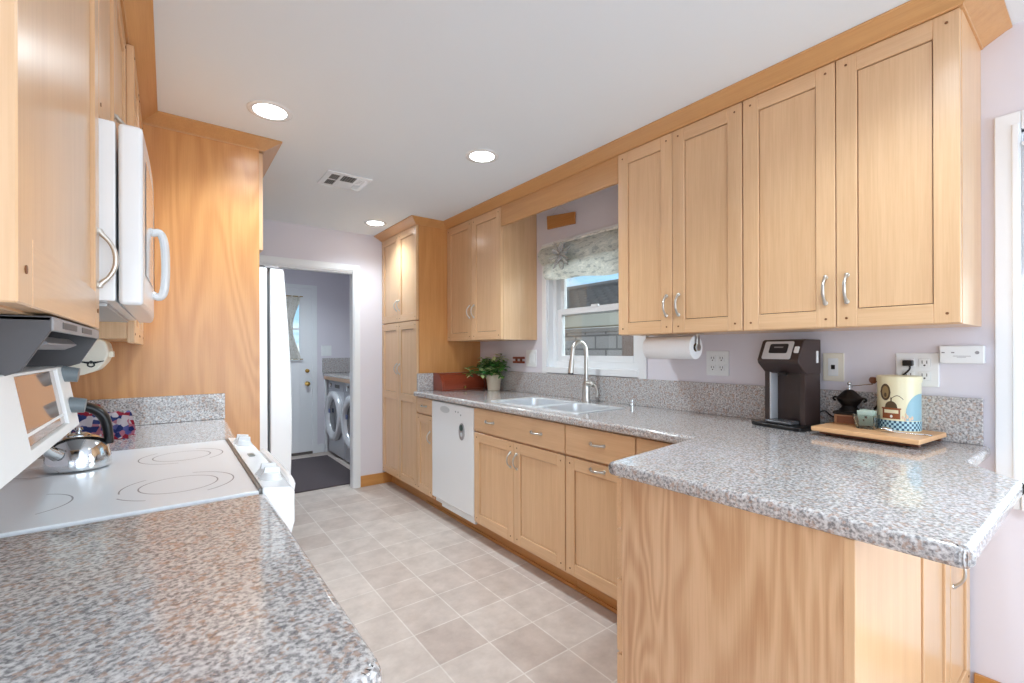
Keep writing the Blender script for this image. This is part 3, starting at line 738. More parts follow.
# ------------------------------------------------------------------ microwave over the range
t = thing('microwave', 'white over-the-range microwave with large looped handle', 'microwave', (-.25, 1.55, 1.335))
m = MB(); m.box((XL+.002, YM0+.003, 1.342), (-.083, YM1-.003, 1.7035), .004, 2); mb_ = m.build('microwave_body', white_en, t)
m = MB(); m.box((XL+.05, YM0+.05, 1.334), (-.1, YM1-.05, 1.343), .002); m.build('vent_underside', mat('vent grey', srgb(178, 178, 178), .35, metal=.5), t)
m = MB()
pl = [(-.079, YM0+.002)]; 
for k in range(13):
    u = k/12; pl.append((-.048+.017*math.sin(PI*(.15+.7*u)), YM0+.002+(YM1-YM0-.004)*u))
pl.append((-.079, YM1-.002))
m.prism(pl, 'z', 1.336, 1.7035, .008, 3); md = m.build('door', white_en, t, angle=40)
m = MB()
def mwf(y): return -.048+.017*math.sin(PI*(.15+.7*max(0, min(1, (y-YM0)/(YM1-YM0)))))
m.grid(lambda u, v: (mwf(YM0+.06+.25*u)+.0012, YM0+.06+.25*u, 1.405+.25*v), 14, 2); m.build('door_window', mat('white screened window', srgb(206, 214, 218), .12, coat=.4), md)
yh = YM0+.36
m = MB(); fx = mwf(yh)
m.tube([(fx-.004, yh, 1.395), (fx+.014, yh, 1.388), (fx+.024, yh, 1.41), (fx+.027, yh, 1.47), (fx+.024, yh, 1.535), (fx+.014, yh, 1.562), (fx-.004, yh, 1.558)], .010, 12, 5, flat=((0, 1, 0), 1.9)); m.build('handle', white_en, md)
m = MB(); m.grid(lambda u, v: (mwf(YM0+.50+.2*u)+.0012, YM0+.50+.2*u, 1.40+.27*v), 6, 2); m.build('keypad', mat('keypad pale grey', srgb(214, 218, 220), .3), md)

# ------------------------------------------------------------------ toaster oven hung under the near cabinet
t = thing('toaster_oven', 'white under-cabinet toaster oven with grey heat hood, glass front and grey knobs', 'toaster oven', (-.28, .9, 1.283))
ta = .085   # forward lean of the front
TZ0, TZ1 = 1.111, 1.216
TY0, TY1 = .55, 1.118
XF0, XF1 = -.126, -.143     # front at the bottom, front at the top
def fxz(z): return XF0+(XF1-XF0)*(z-TZ0)/(TZ1-TZ0)
m = MB(); m.prism([(XL+.03, TZ0+.006), (XF0-.03, TZ0), (XF0-.011, TZ0), (XF1-.011, TZ1), (XL+.03, TZ1)], 'y', TY0, TY1, .004, 2); m.build('oven_body', white_pl, t)
# front frame with window opening
m = MB()
def fq(ya, yb, za, zb, th=.012):
    m.prism([(fxz(za)-.012, za), (fxz(za)-.012+th, za), (fxz(zb)-.012+th, zb), (fxz(zb)-.012, zb)], 'y', ya, yb, .002, 2)
fq(TY0, .77, TZ0, TZ1); fq(1.03, TY1, TZ0, TZ1); fq(.77, 1.03, TZ0, TZ0+.014); fq(.77, 1.03, TZ1-.004, TZ1)
m.build('front_frame', white_pl, t)
m = MB(); fq(.77, 1.03, TZ0+.014, TZ1-.004, .007); m.build('glass_door', mat('glass with painted wood reflection', srgb(150, 112, 84), .05, metal=.25, coat=.6), t)  # tan colour stands in for wood reflected in the glass
m = MB(); fq(.772, 1.028, TZ0+.026, TZ0+.031, .008); m.build('reflected_band', white_pl, t)  # flush white strip painting a reflected light band across the glass
for z in (TZ1-.012, TZ0+.040):
    m = MB(); m.cyl((fxz(z)-.002, 1.072, z), (fxz(z)+.019, 1.072, z-.003), .0135, .012, 22); m.build('knob', lgrey_pl if False else mat('knob grey', srgb(112, 120, 124), .35), t, angle=40)
m = MB(); m.cyl((fxz(TZ0+.0)-.02, 1.085, TZ0-.012), (fxz(TZ0)-.02, 1.085, TZ0+.002), .012, .014, 18); m.build('foot', steel, t, angle=40)
# heat hood: two wedge ends, lip, sloping underside
hx0, hx1 = -.30, -.1065
HY0, HY1 = .735, 1.172
m = MB()
wedge = [(hx0, 1.2815), (hx1, 1.2815), (hx1, 1.266), (-.131, 1.219), (-.145, 1.214), (hx0, 1.213)]
m.prism(wedge, 'y', HY0, HY0+.006, .001, 1); m.prism(wedge, 'y', HY1-.006, HY1, .001, 1)
m.box((hx0, HY0, 1.2775), (hx1, HY1, 1.282)); m.box((hx0, HY0, 1.2), (hx0+.006, HY1, 1.282))
hd = m.build('heat_hood', grey_pl, t)
m = MB(); m.box((hx1-.003, HY0+.002, 1.2655), (hx1+.0015, HY1, 1.2815), .001, 1); lip = m.build('hood_lip', lgrey_pl, t)
m = MB(); m.box((hx1+.0005, HY0+.06, 1.27), (hx1+.0022, HY0+.17, 1.278)); m.build('vent_slots', grey_pl, lip); 
m = MB(); m.box((hx1+.0005, HY0+.22, 1.27), (hx1+.0022, HY0+.33, 1.278)); m.build('vent_slots', grey_pl, lip)
m = MB(); m.prism([(-.20, 1.262), (-.132, 1.262), (-.122, 1.252), (-.138, 1.244), (-.20, 1.25)], 'y', .83, 1.06, .002, 2); m.build('door_handle', mat('handle grey', srgb(136, 132, 134), .4), t)

# ------------------------------------------------------------------ can opener under the far cabinet
t = thing('can_opener', 'cream rounded under-cabinet can opener with small black emblem, behind the toaster oven', 'can opener', (-.2, 2.0, 1.268))
m = MB()
prof = [(-.30, 1.2825), (-.172, 1.2825), (-.160, 1.272), (-.152, 1.235), (-.163, 1.205), (-.182, 1.180), (-.215, 1.166), (-.285, 1.160), (-.30, 1.17)]
m.prism(prof, 'y', 1.975, 2.14, .007, 3); cb = m.build('opener_body', cream_pl, t, angle=50)
m = MB(); m.M = Matrix.Translation((-.196, 1.9735, 1.203))
for sx in (-1, 1):
    m.prism([(sx*.004, -.003), (sx*.03, .006), (sx*.032, .009), (sx*.012, .006), (sx*.004, .006)], 'y', -.001, .003)
m.tube([(-.006, .001, .004), (-.008, .001, -.006), (0, .001, -.011), (.008, .001, -.006), (.005, .001, .004)], .0022, 8, 3); m.ball((0, .001, .004), (.005, .002, .005), 10, 6)
m.build('emblem', black_pl, cb)
m = MB(); m.box((-.155, 2.0, 1.222), (-.143, 2.04, 1.242), .003); m.build('lever', cream_pl, t)
m = MB()
pts = [(-.285, 1.99, 1.2)]+[(-.292+.014*math.cos(k*1.57), 1.985+.012*math.sin(k*1.57), 1.172-.0042*k) for k in range(22)]+[(-.3, 2.0, 1.05), (-.34, 2.1, .99), (-.43, 2.15, 1.0)]
m.tube(pts, .0028, 6, 3); m.build('coiled_cord', white_pl, t)

# ------------------------------------------------------------------ kettle
t = thing('kettle', 'polished steel kettle with black arched handle on the back of the cooktop', 'kettle', (-.193, 1.735, .927))
kc = (-.198, 1.735, .9194)
m = MB(); m.lathe([(.062, 0), (.069, .003), (.070, .012), (.069, .03), (.064, .055), (.053, .074), (.036, .087), (.022, .0905)], kc, 40); m.build('kettle_body', chrome, t, angle=60)
m = MB(); m.lathe([(.026, .0885), (.026, .0915), (.018, .096), (.006, .098), (.006, .102), (.010, .105), (.008, .111), (.0, .112)], kc, 24); m.build('lid', chrome, t, angle=60)
m = MB(); m.tube([(kc[0]-.062, kc[1]-.005, kc[2]+.052), (kc[0]-.072, kc[1]-.007, kc[2]+.105), (kc[0]-.04, kc[1]-.004, kc[2]+.158), (kc[0]+.012, kc[1]+.001, kc[2]+.168), (kc[0]+.052, kc[1]+.005, kc[2]+.135), (kc[0]+.064, kc[1]+.006, kc[2]+.06)], [.008, .010, .012, .0135, .013, .010], 12, 6, flat=((0, 1, 0), 1.7)); m.build('handle', black_pl, t, angle=60)
m = MB(); m.tube([(kc[0]-.035, kc[1]-.055, kc[2]+.05), (kc[0]-.05, kc[1]-.078, kc[2]+.068), (kc[0]-.057, kc[1]-.09, kc[2]+.085)], [.017, .013, .011], 14, 4); m.build('spout', chrome, t, angle=60)

# ------------------------------------------------------------------ pot holders
quilt = bpy.data.materials.new('patchwork quilt'); quilt.use_nodes = True; _n = quilt.node_tree; _b = _n.nodes['Principled BSDF']; _b.inputs['Roughness'].default_value = .9
_t = N(_n, 'ShaderNodeTexCoord'); _v = N(_n, 'ShaderNodeTexVoronoi'); _v.inputs['Scale'].default_value = 62; _n.links.new(_t.outputs['Object'], _v.inputs['Vector'])
_s = N(_n, 'ShaderNodeSeparateColor'); _n.links.new(_v.outputs['Color'], _s.inputs[0]); _r = N(_n, 'ShaderNodeValToRGB'); _r.color_ramp.interpolation = 'CONSTANT'
for i, (p, c) in enumerate(((0, (56, 70, 132)), (.24, (226, 220, 226)), (.52, (182, 52, 74)), (.66, (112, 116, 182)), (.82, (206, 140, 158)))):
    e = _r.color_ramp.elements[i] if i < 2 else _r.color_ramp.elements.new(p); e.position = p; e.color = srgb(*c)
_n.links.new(_s.outputs[0], _r.inputs[0]); _n.links.new(_r.outputs[0], _b.inputs['Base Color'])
def potholder(cx, y, w, h, rot, label):
    m = MB(); m.M = Matrix.Translation((cx, y, .9155)) @ Matrix.Rotation(rot, 4, 'Z')
    def f(u, v):
        a = (v-.5)*2; r = abs(a)
        return ((u-.5)*w*(1-.10*math.cos(a*2)), a*.036+.002*math.sin(u*16), h*(1-r**1.7)+.003*math.cos(u*14)*(1-r))
    m.grid(f, 16, 24, .009)
    return tag(m.build('pot_holder', quilt, loc=(cx, y, .9155)), label, 'pot holder', 'patchwork pot holders by the kettle')
potholder(-.252, 2.32, .105, .122, .25, 'red and blue patchwork pot holder folded upright behind the kettle handle')
potholder(-.150, 2.27, .085, .098, -.3, 'blue patchwork pot holder folded upright just right of the kettle')

# ================================================================== CEILING
def can_light(x, y, label, power=74, group='recessed ceiling lights'):
    t = thing('recessed_light', label, 'ceiling light', (x, y, ZC), group)
    m = MB(); m.lathe([(.066, -.0005), (.0665, -.004), (.082, -.006), (.090, -.003), (.0905, -.0005)], (x, y, ZC), 40, cap=False); m.build('trim_ring', white_en, t, angle=60)
    m = MB(); m.lathe([(.0662, -.0022), (.0661, -.0026)], (x, y, ZC), 36); m.build('lamp_lens', mat('lit lamp lens', (1, 1, 1, 1), .5, emit=((.95, .98, 1, 1), 14)), t)
    l = bpy.data.lights.new('recessed_lamp', 'SPOT'); l.energy = power; l.color = (.79, .92, 1); l.spot_size = math.radians(142); l.spot_blend = 1; l.shadow_soft_size = .065
    lo = bpy.data.objects.new('recessed_lamp', l); COL.objects.link(lo); lo.parent = t; lo.location = (0, 0, -.012)
can_light(.364, 2.255, 'round recessed ceiling light in front of the tall refrigerator panel', 56)
can_light(1.374, 2.088, 'round recessed ceiling light in front of the sink window')
can_light(1.383, 3.715, 'round recessed ceiling light beside the pantry crown', 46)
can_light(.75, -1.0, 'added unseen round recessed ceiling light over the dining end')  # out of view, added to even out the lighting
can_light(1.374, .35, 'added unseen round recessed ceiling light above the near end of the peninsula', 45)  # extra light outside the view, put in to brighten the near end
can_light(1.1, 5.0, 'added unseen round recessed ceiling light in the laundry room', 70)  # hidden from view, added so the laundry is lit
t = thing('ceiling_vent', 'small white ceiling air vent with dark slotted openings', 'vent', (.885, 2.905, ZC))
m = MB(); m.box((.752, 2.778, ZC-.007), (1.016, 3.032, ZC-.0005), .003, 2); vf = m.build('vent_frame', white_en, t)
vd = mat('vent dark opening', srgb(84, 84, 82), .7); vl = mat('vent pale louvre', srgb(196, 198, 200), .5)
for (a, b, c, d, mm) in ((.785, .835, 2.815, 2.895, vd), (.785, .835, 2.915, 2.995, vd), (.852, .93, 2.805, 2.895, vd), (.948, .99, 2.815, 2.895, vl), (.948, .99, 2.915, 2.995, vl)):
    m = MB(); m.box((a, c, ZC-.0078), (b, d, ZC-.0069))
    m.mi = 1
    for k in range(5):
        q = a+(b-a)*(k+.5)/5; m.box((q-.002, c, ZC-.0094), (q+.002, d, ZC-.0076))
    m.build('louvre_opening', [mm, mat('vent slat grey', srgb(150, 150, 148), .5) if mm is vd else white_en], t)

# ================================================================== SINK AND FAUCET
t = thing('sink', 'stainless double-bowl sink with bright rim set in the granite worktop', 'sink', (1.84, 2.03, .914))
def rrect(x0, x1, y0, y1, r, z, n=5):
    p = [(x0, y0), (x1, y0), (x1, y1), (x0, y1)]; q = []
    for i in range(4): q += corner_arc(p[i], p[i-1], p[(i+1) % 4], r, n)
    return [(a, b, z) for a, b in q]
for (a, b) in ((1.645, 2.01), (2.0102, 2.425)):
    ia = a+.035 if a < 2 else a+.012; ib = b-.012 if a < 2 else b-.035
    m = MB(); R = []
    R.append(rrect(1.648, 2.038, a, b, .02, .9146)); R.append(rrect(1.650, 2.036, a+.001, b-.001, .02, .9185))
    R.append(rrect(1.678, 2.006, ia, ib, .045, .9185)); R.append(rrect(1.684, 2.0, ia+.006, ib-.006, .045, .912))
    R.append(rrect(1.690, 1.994, ia+.012, ib-.012, .05, .75)); R.append(rrect(1.715, 1.97, ia+.04, ib-.04, .05, .735)); R.append(rrect(1.82, 1.86, (ia+ib)/2-.02, (ia+ib)/2+.02, .019, .732))
    m.loft(R, True, False); m._new(R[-1], [tuple(range(len(R[-1])))])
    bw = m.build('bowl', mat('bright sink steel', srgb(238, 241, 244), .34, metal=.7), t, angle=50)
    m = MB(); m.lathe([(.035, 0), (.035, .003), (.028, .004), (.012, .002), (.0, .002)], (1.84, (ia+ib)/2, .7325), 24); m.build('drain', chrome, bw)
t = thing('faucet', 'tall gooseneck brushed-metal faucet with pull-down spray head behind the sink', 'faucet', (2.095, 2.008, .914))
fx_, fy_ = 2.098, 2.008
m = MB(); m.lathe([(.029, 0), (.029, .006), (.024, .010), (.0225, .06), (.0225, .10), (.019, .115), (.0155, .13)], (fx_, fy_, .9142), 24); m.build('faucet_body', nickel, t, angle=50)
m = MB(); pts = [(fx_, fy_, 1.035), (fx_, fy_, 1.12), (fx_, fy_, 1.21)]
for k in range(1, 9):
    a = PI*k/9; pts.append((fx_-.054+.054*math.cos(a), fy_+.012*k/9, 1.225+.066*math.sin(a)))
pts += [(fx_-.109, fy_+.013, 1.205), (fx_-.112, fy_+.014, 1.17)]
m.tube(pts, .0125, 14, 3); m.build('spout', nickel, t, angle=60)
m = MB(); m.cyl((fx_-.111, fy_+.014, 1.182), (fx_-.119, fy_+.016, 1.10), .0145, .0195, 20); m.build('spray_head', nickel, t, angle=50)
m = MB(); m.cyl((fx_-.1195, fy_+.016, 1.101), (fx_-.1205, fy_+.016, 1.094), .0175, .0165, 20); m.build('spray_nozzle', dark_pl, t, angle=50)
m = MB(); m.cyl((fx_, fy_-.012, 1.03), (fx_-.004, fy_-.052, 1.03), .019, .0185, 20); m.ball((fx_-.004, fy_-.052, 1.03), .0185); m.build('valve_housing', nickel, t, angle=50)
m = MB(); m.tube([(fx_-.004, fy_-.055, 1.03), (fx_-.008, fy_-.088, 1.018), (fx_-.010, fy_-.10, .985), (fx_-.012, fy_-.098, .955)], [.008, .007, .0065, .007], 10, 4); m.build('lever', nickel, t, angle=60)
t = tag(MB().lathe([(.014, 0), (.014, .004), (.010, .006), (.009, .02), (.011, .025), (.010, .036), (.0, .04)], (2.155, 1.70, .9142), 18).build('air_gap_cap', chrome, loc=(2.155, 1.70, .9142)), 'small chrome air gap cap standing between faucet and backsplash', 'cap')

# ================================================================== WALL PLATES
def plate(name, label, cat, y0, y1, z0, z1, mt, group=None):
    t = thing(name, label, cat, (XW, (y0+y1)/2, z0), group)
    m = MB(); m.box((XW-.007, y0, z0), (XW-.0003, y1, z1), .003, 2); m.build('cover_plate', mt, t)
    return t
slot = mat('outlet slot', srgb(74, 70, 68), .6)
def duplex(t, yc, zc):
    for dz in (-.0235, .0235):
        m = MB(); m.box((XW-.0095, yc-.0165, zc+dz-.0165), (XW-.006, yc+.0165, zc+dz+.0165), .003, 2); r = m.build('receptacle', white_pl, t)
        m = MB()
        m.box((XW-.0105, yc-.0075, zc+dz-.002), (XW-.009, yc-.0055, zc+dz+.009)); m.box((XW-.0105, yc+.0055, zc+dz-.002), (XW-.009, yc+.0075, zc+dz+.009)); m.cyl((XW-.0105, yc, zc+dz-.0085), (XW-.009, yc, zc+dz-.0085), .003, seg=10)
        m.build('slots', slot, r)
t = plate('electrical_outlet', 'white double outlet plate below the cabinet between paper towels and coffee maker', 'outlet', 1.152, 1.27, 1.11, 1.234, white_pl)
duplex(t, 1.188, 1.172); duplex(t, 1.234, 1.172)
t = plate('electrical_outlet', 'white double outlet plate with a black plug, behind the cream canister', 'outlet', .384, .506, 1.103, 1.226, white_pl)
duplex(t, .423, 1.166); duplex(t, .468, 1.166)
t = plate('phone_jack', 'cream phone jack plate on the wall right of the coffee maker', 'phone jack', .672, .748, 1.108, 1.225, cream_pl)
m = MB(); m.box((XW-.0085, .692, 1.13), (XW-.006, .728, 1.203), .002); m.build('jack_insert', white_pl, t)
m = MB(); m.box((XW-.0095, .703, 1.158), (XW-.008, .717, 1.176)); m.build('jack_socket', black_pl, t)
t = plate('light_switch', 'white double switch plate at the left edge of the kitchen window', 'switch', 2.625, 2.745, 1.114, 1.242, white_pl)
for yc in (2.66, 2.71):
    m = MB(); m.box((XW-.011, yc-.0165, 1.145), (XW-.006, yc+.0165, 1.211), .002); m.build('rocker', white_pl, t)
t = thing('alarm_box', 'white rectangular wall box with small indicator dots near the nook window', 'wall box', (XW, .325, 1.19))
m = MB(); m.box((XW-.026, .268, 1.19), (XW-.0003, .380, 1.252), .004, 2); bx_ = m.build('alarm_housing', white_pl, t)
m = MB(); m.cyl((XW-.027, .285, 1.228), (XW-.0255, .285, 1.228), .0055, seg=16); m.build('indicator', lgrey_pl, bx_)
for yc in (.345, .37):
    m = MB(); m.box((XW-.027, yc-.004, 1.226), (XW-.0255, yc+.004, 1.23)); m.build('indicator', lgrey_pl, bx_)
m = MB(); m.box((XW-.0265, .30, 1.215), (XW-.0255, .345, 1.2165)); m.box((XW-.0265, .312, 1.211), (XW-.0255, .335, 1.2122)); m.build('printed_lines', lgrey_pl, bx_)

# ================================================================== COFFEE CORNER
CMX, CMY, ca = 2.024, .852, math.radians(-12)
t = thing('coffee_maker', 'black single-cup coffee maker with silver top panel on the peninsula end', 'coffee maker', (CMX, CMY, .914))
CM = Matrix.Translation((CMX, CMY, .9145)) @ Matrix.Rotation(ca, 4, 'Z')
def cmb():
    m = MB(); m.M = CM; return m
m = cmb(); m.prism([(-.022, -.085), (-.016, -.108), (.145, -.100), (.145, .100), (-.016, .108), (-.022, .085)], 'z', 0, .017, .005, 3); m.build('base_plate', black_pl, t)
m = cmb(); m.prism([(-.006, -.05), (.0, -.058), (.08, -.058), (.08, .058), (.0, .058), (-.006, .05)], 'z', .0172, .03, .005, 3); m.build('drip_tray', mat('smoky tray', srgb(98, 98, 102), .25, metal=.4), t)
m = cmb()
for s_ in (-1, 1): m.prism([(.044, s_*.088), (.044, s_*.066), (.145, s_*.062), (.145, s_*.088)], 'z', .0172, .25, .003, 2)
m.prism([(.088, -.07), (.098, 0), (.088, .07), (.145, .07), (.145, -.07)], 'z', .0172, .25)
m.build('column', brown_pl, t)
m = cmb(); m.prism([(.046, .0655), (.046, .060), (.088, .058), (.088, .0655)], 'z', .02, .24); m.build('inner_strip', silver_pl, t)
m = cmb(); m.prism([(.145, .225), (.05, .225), (.002, .268), (-.002, .282), (.033, .362), (.045, .368), (.145, .366)], 'y', -.09, .09, .004, 3); hd = m.build('brew_head', brown_pl, t)
def slope(u, v, w=.0):   # on the sloped control face
    d = Vector((.033+.002, .362-.282)).normalized(); n = Vector((-d.y, d.x))
    p = Vector((-.002, .282))+d*v+n*w
    return (p.x, u, p.y)
def slope_plate(u0, u1, v0, v1, w, name, mt, parent, r=.008):
    m = cmb(); q = []; p = [(u0, v0), (u1, v0), (u1, v1), (u0, v1)]
    for i in range(4): q += corner_arc(p[i], p[i-1], p[(i+1) % 4], r, 5)
    m.loft([[slope(a, b, -.001) for a, b in q], [slope(a, b, w) for a, b in q]])
    return m.build(name, mt, parent)
sp_ = slope_plate(-.055, .07, .004, .084, .0025, 'silver_panel', silver_pl, hd)
slope_plate(-.036, .044, .03, .072, .004, 'display', dark_pl, sp_)
slope_plate(-.016, .024, .054, .059, .0046, 'brand_lettering', lgrey_pl, sp_, .001)
slope_plate(-.082, -.064, .032, .06, .0035, 'switch', white_pl, hd, .004)
m = cmb(); m.cyl((.035, 0, .228), (.035, 0, .216), .02, .016, 20); m.build('brew_spout', black_pl, t)
m = cmb(); m.box((.112, -.0935, .27), (.124, -.0885, .32), .002); m.build('water_window', white_pl, t)
m = MB(); m.tube([(2.166, .765, .96), (2.184, .735, .985), (2.187, .70, .962), (2.188, .60, .958), (2.188, .56, 1.02), (2.188, .50, 1.12), (2.185, .462, 1.165), (2.19, .466, 1.189)], .0032, 8, 5)
m.build('power_cord', black_pl, t)
m = MB(); m.box((2.178, .452, 1.178), (2.2025, .482, 1.2), .004, 2)
m.build('power_plug', black_pl, t)

t = thing('cutting_board', 'wooden board with raised front lip under the canister and coffee grinder', 'cutting board', (2.06, .53, .914))
bp4 = [(1.962, .706), (1.923, .382), (2.182, .360), (2.188, .692)]
m = MB(); m.prism(bp4, 'z', .931, .948, .004, 2); m.build('board', board_w, t)
m = MB(); m.prism([(1.996, .69), (1.962, .39), (1.98, .388), (2.014, .69)], 'z', .9175, .9308, .002, 1); m.build('batten', walnut, t)
m = MB(); m.prism([(2.15, .69), (2.15, .37), (2.175, .37), (2.18, .69)], 'z', .9175, .9308, .002, 1); m.build('batten', walnut, t)
for x, y in ((2.0, .66), (1.975, .42), (2.162, .40), (2.165, .66)): MB().cyl((x, y, .9143), (x, y, .918), .008, seg=12).build('rubber_foot', black_pl, t)

# canister with printed picture
kx, ky, kr, kz = 2.122, .478, .062, .9482
t = thing('canister', 'cream metal coffee canister with a picture of a grinder and blue check band', 'canister', (kx, ky, kz))
cream_tin = mat('cream tin', srgb(234, 226, 190), .32, coat=.3)
m = MB(); m.lathe([(kr-.002, 0), (kr, .002), (kr, .178), (kr-.001, .179)], (kx, ky, kz), 56); m.build('canister_body', cream_tin, t)
m = MB(); m.lathe([(kr+.002, .174), (kr+.0025, .176), (kr+.0025, .193), (kr, .196), (kr-.004, .1945), (kr-.008, .193), (0, .193)], (kx, ky, kz), 56); m.build('lid', cream_tin, t)
th0 = math.atan2(-ky, -kx)
def strip(m, s0, s1, lo, hi, n=14, off=.0005):
    for k in range(n):
        q = []
        for s_, f in ((s0+(s1-s0)*k/n, lo), (s0+(s1-s0)*(k+1)/n, lo), (s0+(s1-s0)*(k+1)/n, hi), (s0+(s1-s0)*k/n, hi)):
            a = th0+math.asin(max(-1, min(1, s_))); q.append((kx+(kr+off)*math.cos(a), ky+(kr+off)*math.sin(a), kz+f(s_)))
        if (Vector(q[0])-Vector(q[3])).length > 1e-5 or (Vector(q[1])-Vector(q[2])).length > 1e-5: m._new(q, [(0, 1, 2, 3)])
def ell(c, w, cz_, h, sg):
    return lambda s_: cz_+sg*h*math.sqrt(max(0, 1-((s_-c)/w)**2))
pic_brown = mat('print brown', srgb(142, 78, 40), .35); pic_blue = mat('print blue', srgb(146, 184, 196), .35); pic_tan = mat('print tan', srgb(150, 126, 84), .35); pic_teal = mat('print dark blue', srgb(38, 82, 112), .35); pic_wh = mat('print white', srgb(232, 236, 232), .35); pic_dk = mat('print dark olive', srgb(84, 66, 44), .35)
m = MB(); strip(m, -.82, -.36, ell(-.59, .23, .138, .03, -1), ell(-.59, .23, .138, .03, 1)); m.mi = 1; strip(m, -.74, -.44, ell(-.59, .15, .138, .022, -1), ell(-.59, .15, .138, .022, 1), off=.0008)
m.mi = 0; strip(m, -.65, -.53, ell(-.59, .06, .128, .008, -1), ell(-.59, .06, .128, .008, 1), off=.0011); m.build('printed_oval', [pic_dk, pic_tan], t)
m = MB(); strip(m, -.72, .06, lambda s: .044, lambda s: .078); strip(m, -.76, .1, lambda s: .078, lambda s: .083); m.mi = 2; strip(m, -.62, -.06, lambda s: .083, lambda s: .083+.024*math.sqrt(max(0, 1-((s+.34)/.28)**2)))
strip(m, -.37, -.31, lambda s: .105, lambda s: .120); strip(m, -.34, .2, lambda s: .114+.012*math.sin((s+.34)*6), lambda s: .1165+.012*math.sin((s+.34)*6))
m.mi = 1; strip(m, -.64, -.02, lambda s: .064, lambda s: .076, off=.0008); m.mi = 3; strip(m, -.39, -.27, ell(-.33, .06, .053, .005, -1), ell(-.33, .06, .053, .005, 1), off=.0009)
m.build('printed_grinder', [pic_brown, cream_tin, pic_dk, pic_wh], t)
m = MB(); strip(m, .27, .98, lambda s: .040, lambda s: .05+.085*math.sqrt(max(0, 1-((s-.95)/.68)**2))); m.build('printed_arc', pic_blue, t)
m = MB()
for i in range(26):
    for j in range(4):
        m.mi = (i+j) % 2 
        a0 = th0-1.5+3.0*i/26; a1 = th0-1.5+3.0*(i+1)/26; z0_, z1_ = kz+.004+.0085*j, kz+.004+.0085*(j+1)
        q = [(kx+(kr+.0006)*math.cos(a), ky+(kr+.0006)*math.sin(a), z) for a, z in ((a0, z0_), (a1, z0_), (a1, z1_), (a0, z1_))]; m._new(q, [(0, 1, 2, 3)])
m.build('checked_band', [pic_teal, mat('print pale blue', srgb(176, 212, 222), .35)], t)
m = MB()
for c, w, z, h in ((.16, .05, .052, .006), (.26, .05, .046, .007), (.36, .06, .054, .007), (.47, .05, .046, .006), (.57, .05, .05, .007), (.3, .04, .062, .005)): strip(m, c-w, c+w, ell(c, w, z, h, -1), ell(c, w, z, h, 1), 6, .001)
m.build('printed_cups', mat('print peach', srgb(226, 196, 164), .35), t)

# hand grinder
gx, gy, gz = 2.140, .634, .9482
t = thing('coffee_grinder', 'antique black hand coffee grinder with wooden base beside the canister', 'coffee grinder', (gx, gy, gz))
m = MB(); m.box((gx-.04, gy-.04, gz), (gx+.04, gy+.04, gz+.038), .003, 2); bs = m.build('wooden_base', wood('grinder base wood', srgb(128, 84, 56), srgb(170, 122, 88), 'y', rough=.4), t)
m = MB(); m.box((gx-.0425, gy-.03, gz+.006), (gx-.0395, gy+.03, gz+.032), .001, 1); m.build('drawer', walnut, bs)
m = MB(); m.box((gx-.044, gy-.044, gz+.0382), (gx+.044, gy+.044, gz+.05), .004, 2); m.lathe([(.036, .05), (.032, .058), (.026, .064), (.024, .07), (.034, .082), (.042, .094), (.043, .1), (.040, .104), (.028, .118), (.016, .130), (.009, .134)], (gx, gy, gz), 32); m.build('grinder_body', iron, t, angle=40)
m = MB()
for s_ in (-1, 1): m.tube([(gx, gy+s_*.036, gz+.1), (gx, gy+s_*.05, gz+.102), (gx, gy+s_*.054, gz+.094), (gx, gy+s_*.046, gz+.088)], .004, 8, 3)
m.build('ear', iron, t)
m = MB(); m.cyl((gx, gy, gz+.132), (gx, gy, gz+.156), .004, seg=10); m.ball((gx, gy, gz+.158), .0075); m.box((gx-.008, gy-.008, gz+.141), (gx+.008, gy+.008, gz+.145)); m.build('spindle', steel, t)
m = MB(); m.tube([(gx, gy, gz+.148), (gx-.004, gy-.03, gz+.152), (gx-.006, gy-.05, gz+.156), (gx-.010, gy-.078, gz+.160)], .0032, 8, 3, flat=((0, 0, 1), .6)); cr_ = m.build('crank', steel, t)
m = MB(); m.lathe([(.006, .002), (.012, .010), (.013, .018), (.009, .026), (0, .028)], (gx-.010, gy-.078, gz+.160), 18); m.build('crank_knob', walnut, cr_)

# glass cup with packets
vx, vy, vz = 2.066, .558, .9482
t = thing('glass_cup', 'small square green-tinted glass cup of packets in front of the coffee grinder', 'cup', (vx, vy, vz))
m = MB()
def sq(h, z, r=.006): return [(vx+a-vx, vy+b-vy, z) for a, b, _ in rrect(vx-h, vx+h, vy-h, vy+h, r, 0, 4)]
m.loft([sq(.026, vz), sq(.0275, vz+.003), sq(.036, vz+.052), sq(.0335, vz+.052), sq(.025, vz+.007)])
m.build('cup', mat('green tinted glass', (.86, .95, .9, 1), .02, trans=.95, ior=1.45), t, angle=40)
pk = mat('pale mint paper', srgb(206, 224, 208), .8, vary=.15, bscale=300)
for i, (dx, r) in enumerate(((-.012, -.12), (-.004, .08), (.005, -.05), (.013, .12))):
    p = MB(); p.M = Matrix.Translation((vx+dx, vy, vz+.034)) @ Matrix.Rotation(r, 4, 'X') @ Matrix.Rotation(.08*(i-1.5), 4, 'Y'); p.box((-.0022, -.0225, -.0235), (.0022, .0225, .034), .001, 1)
    if i == 0:
        p.mi = 1; p.box((-.0026, -.006, .004), (-.0021, .002, .013)); p.box((-.0026, .004, -.006), (-.0021, .009, .0))
    tag(p.build('packet', [pk, pic_dk], loc=(vx+dx, vy, vz+.012)), 'pale mint paper packet standing in the small glass cup', 'packet', 'packets in the glass cup')

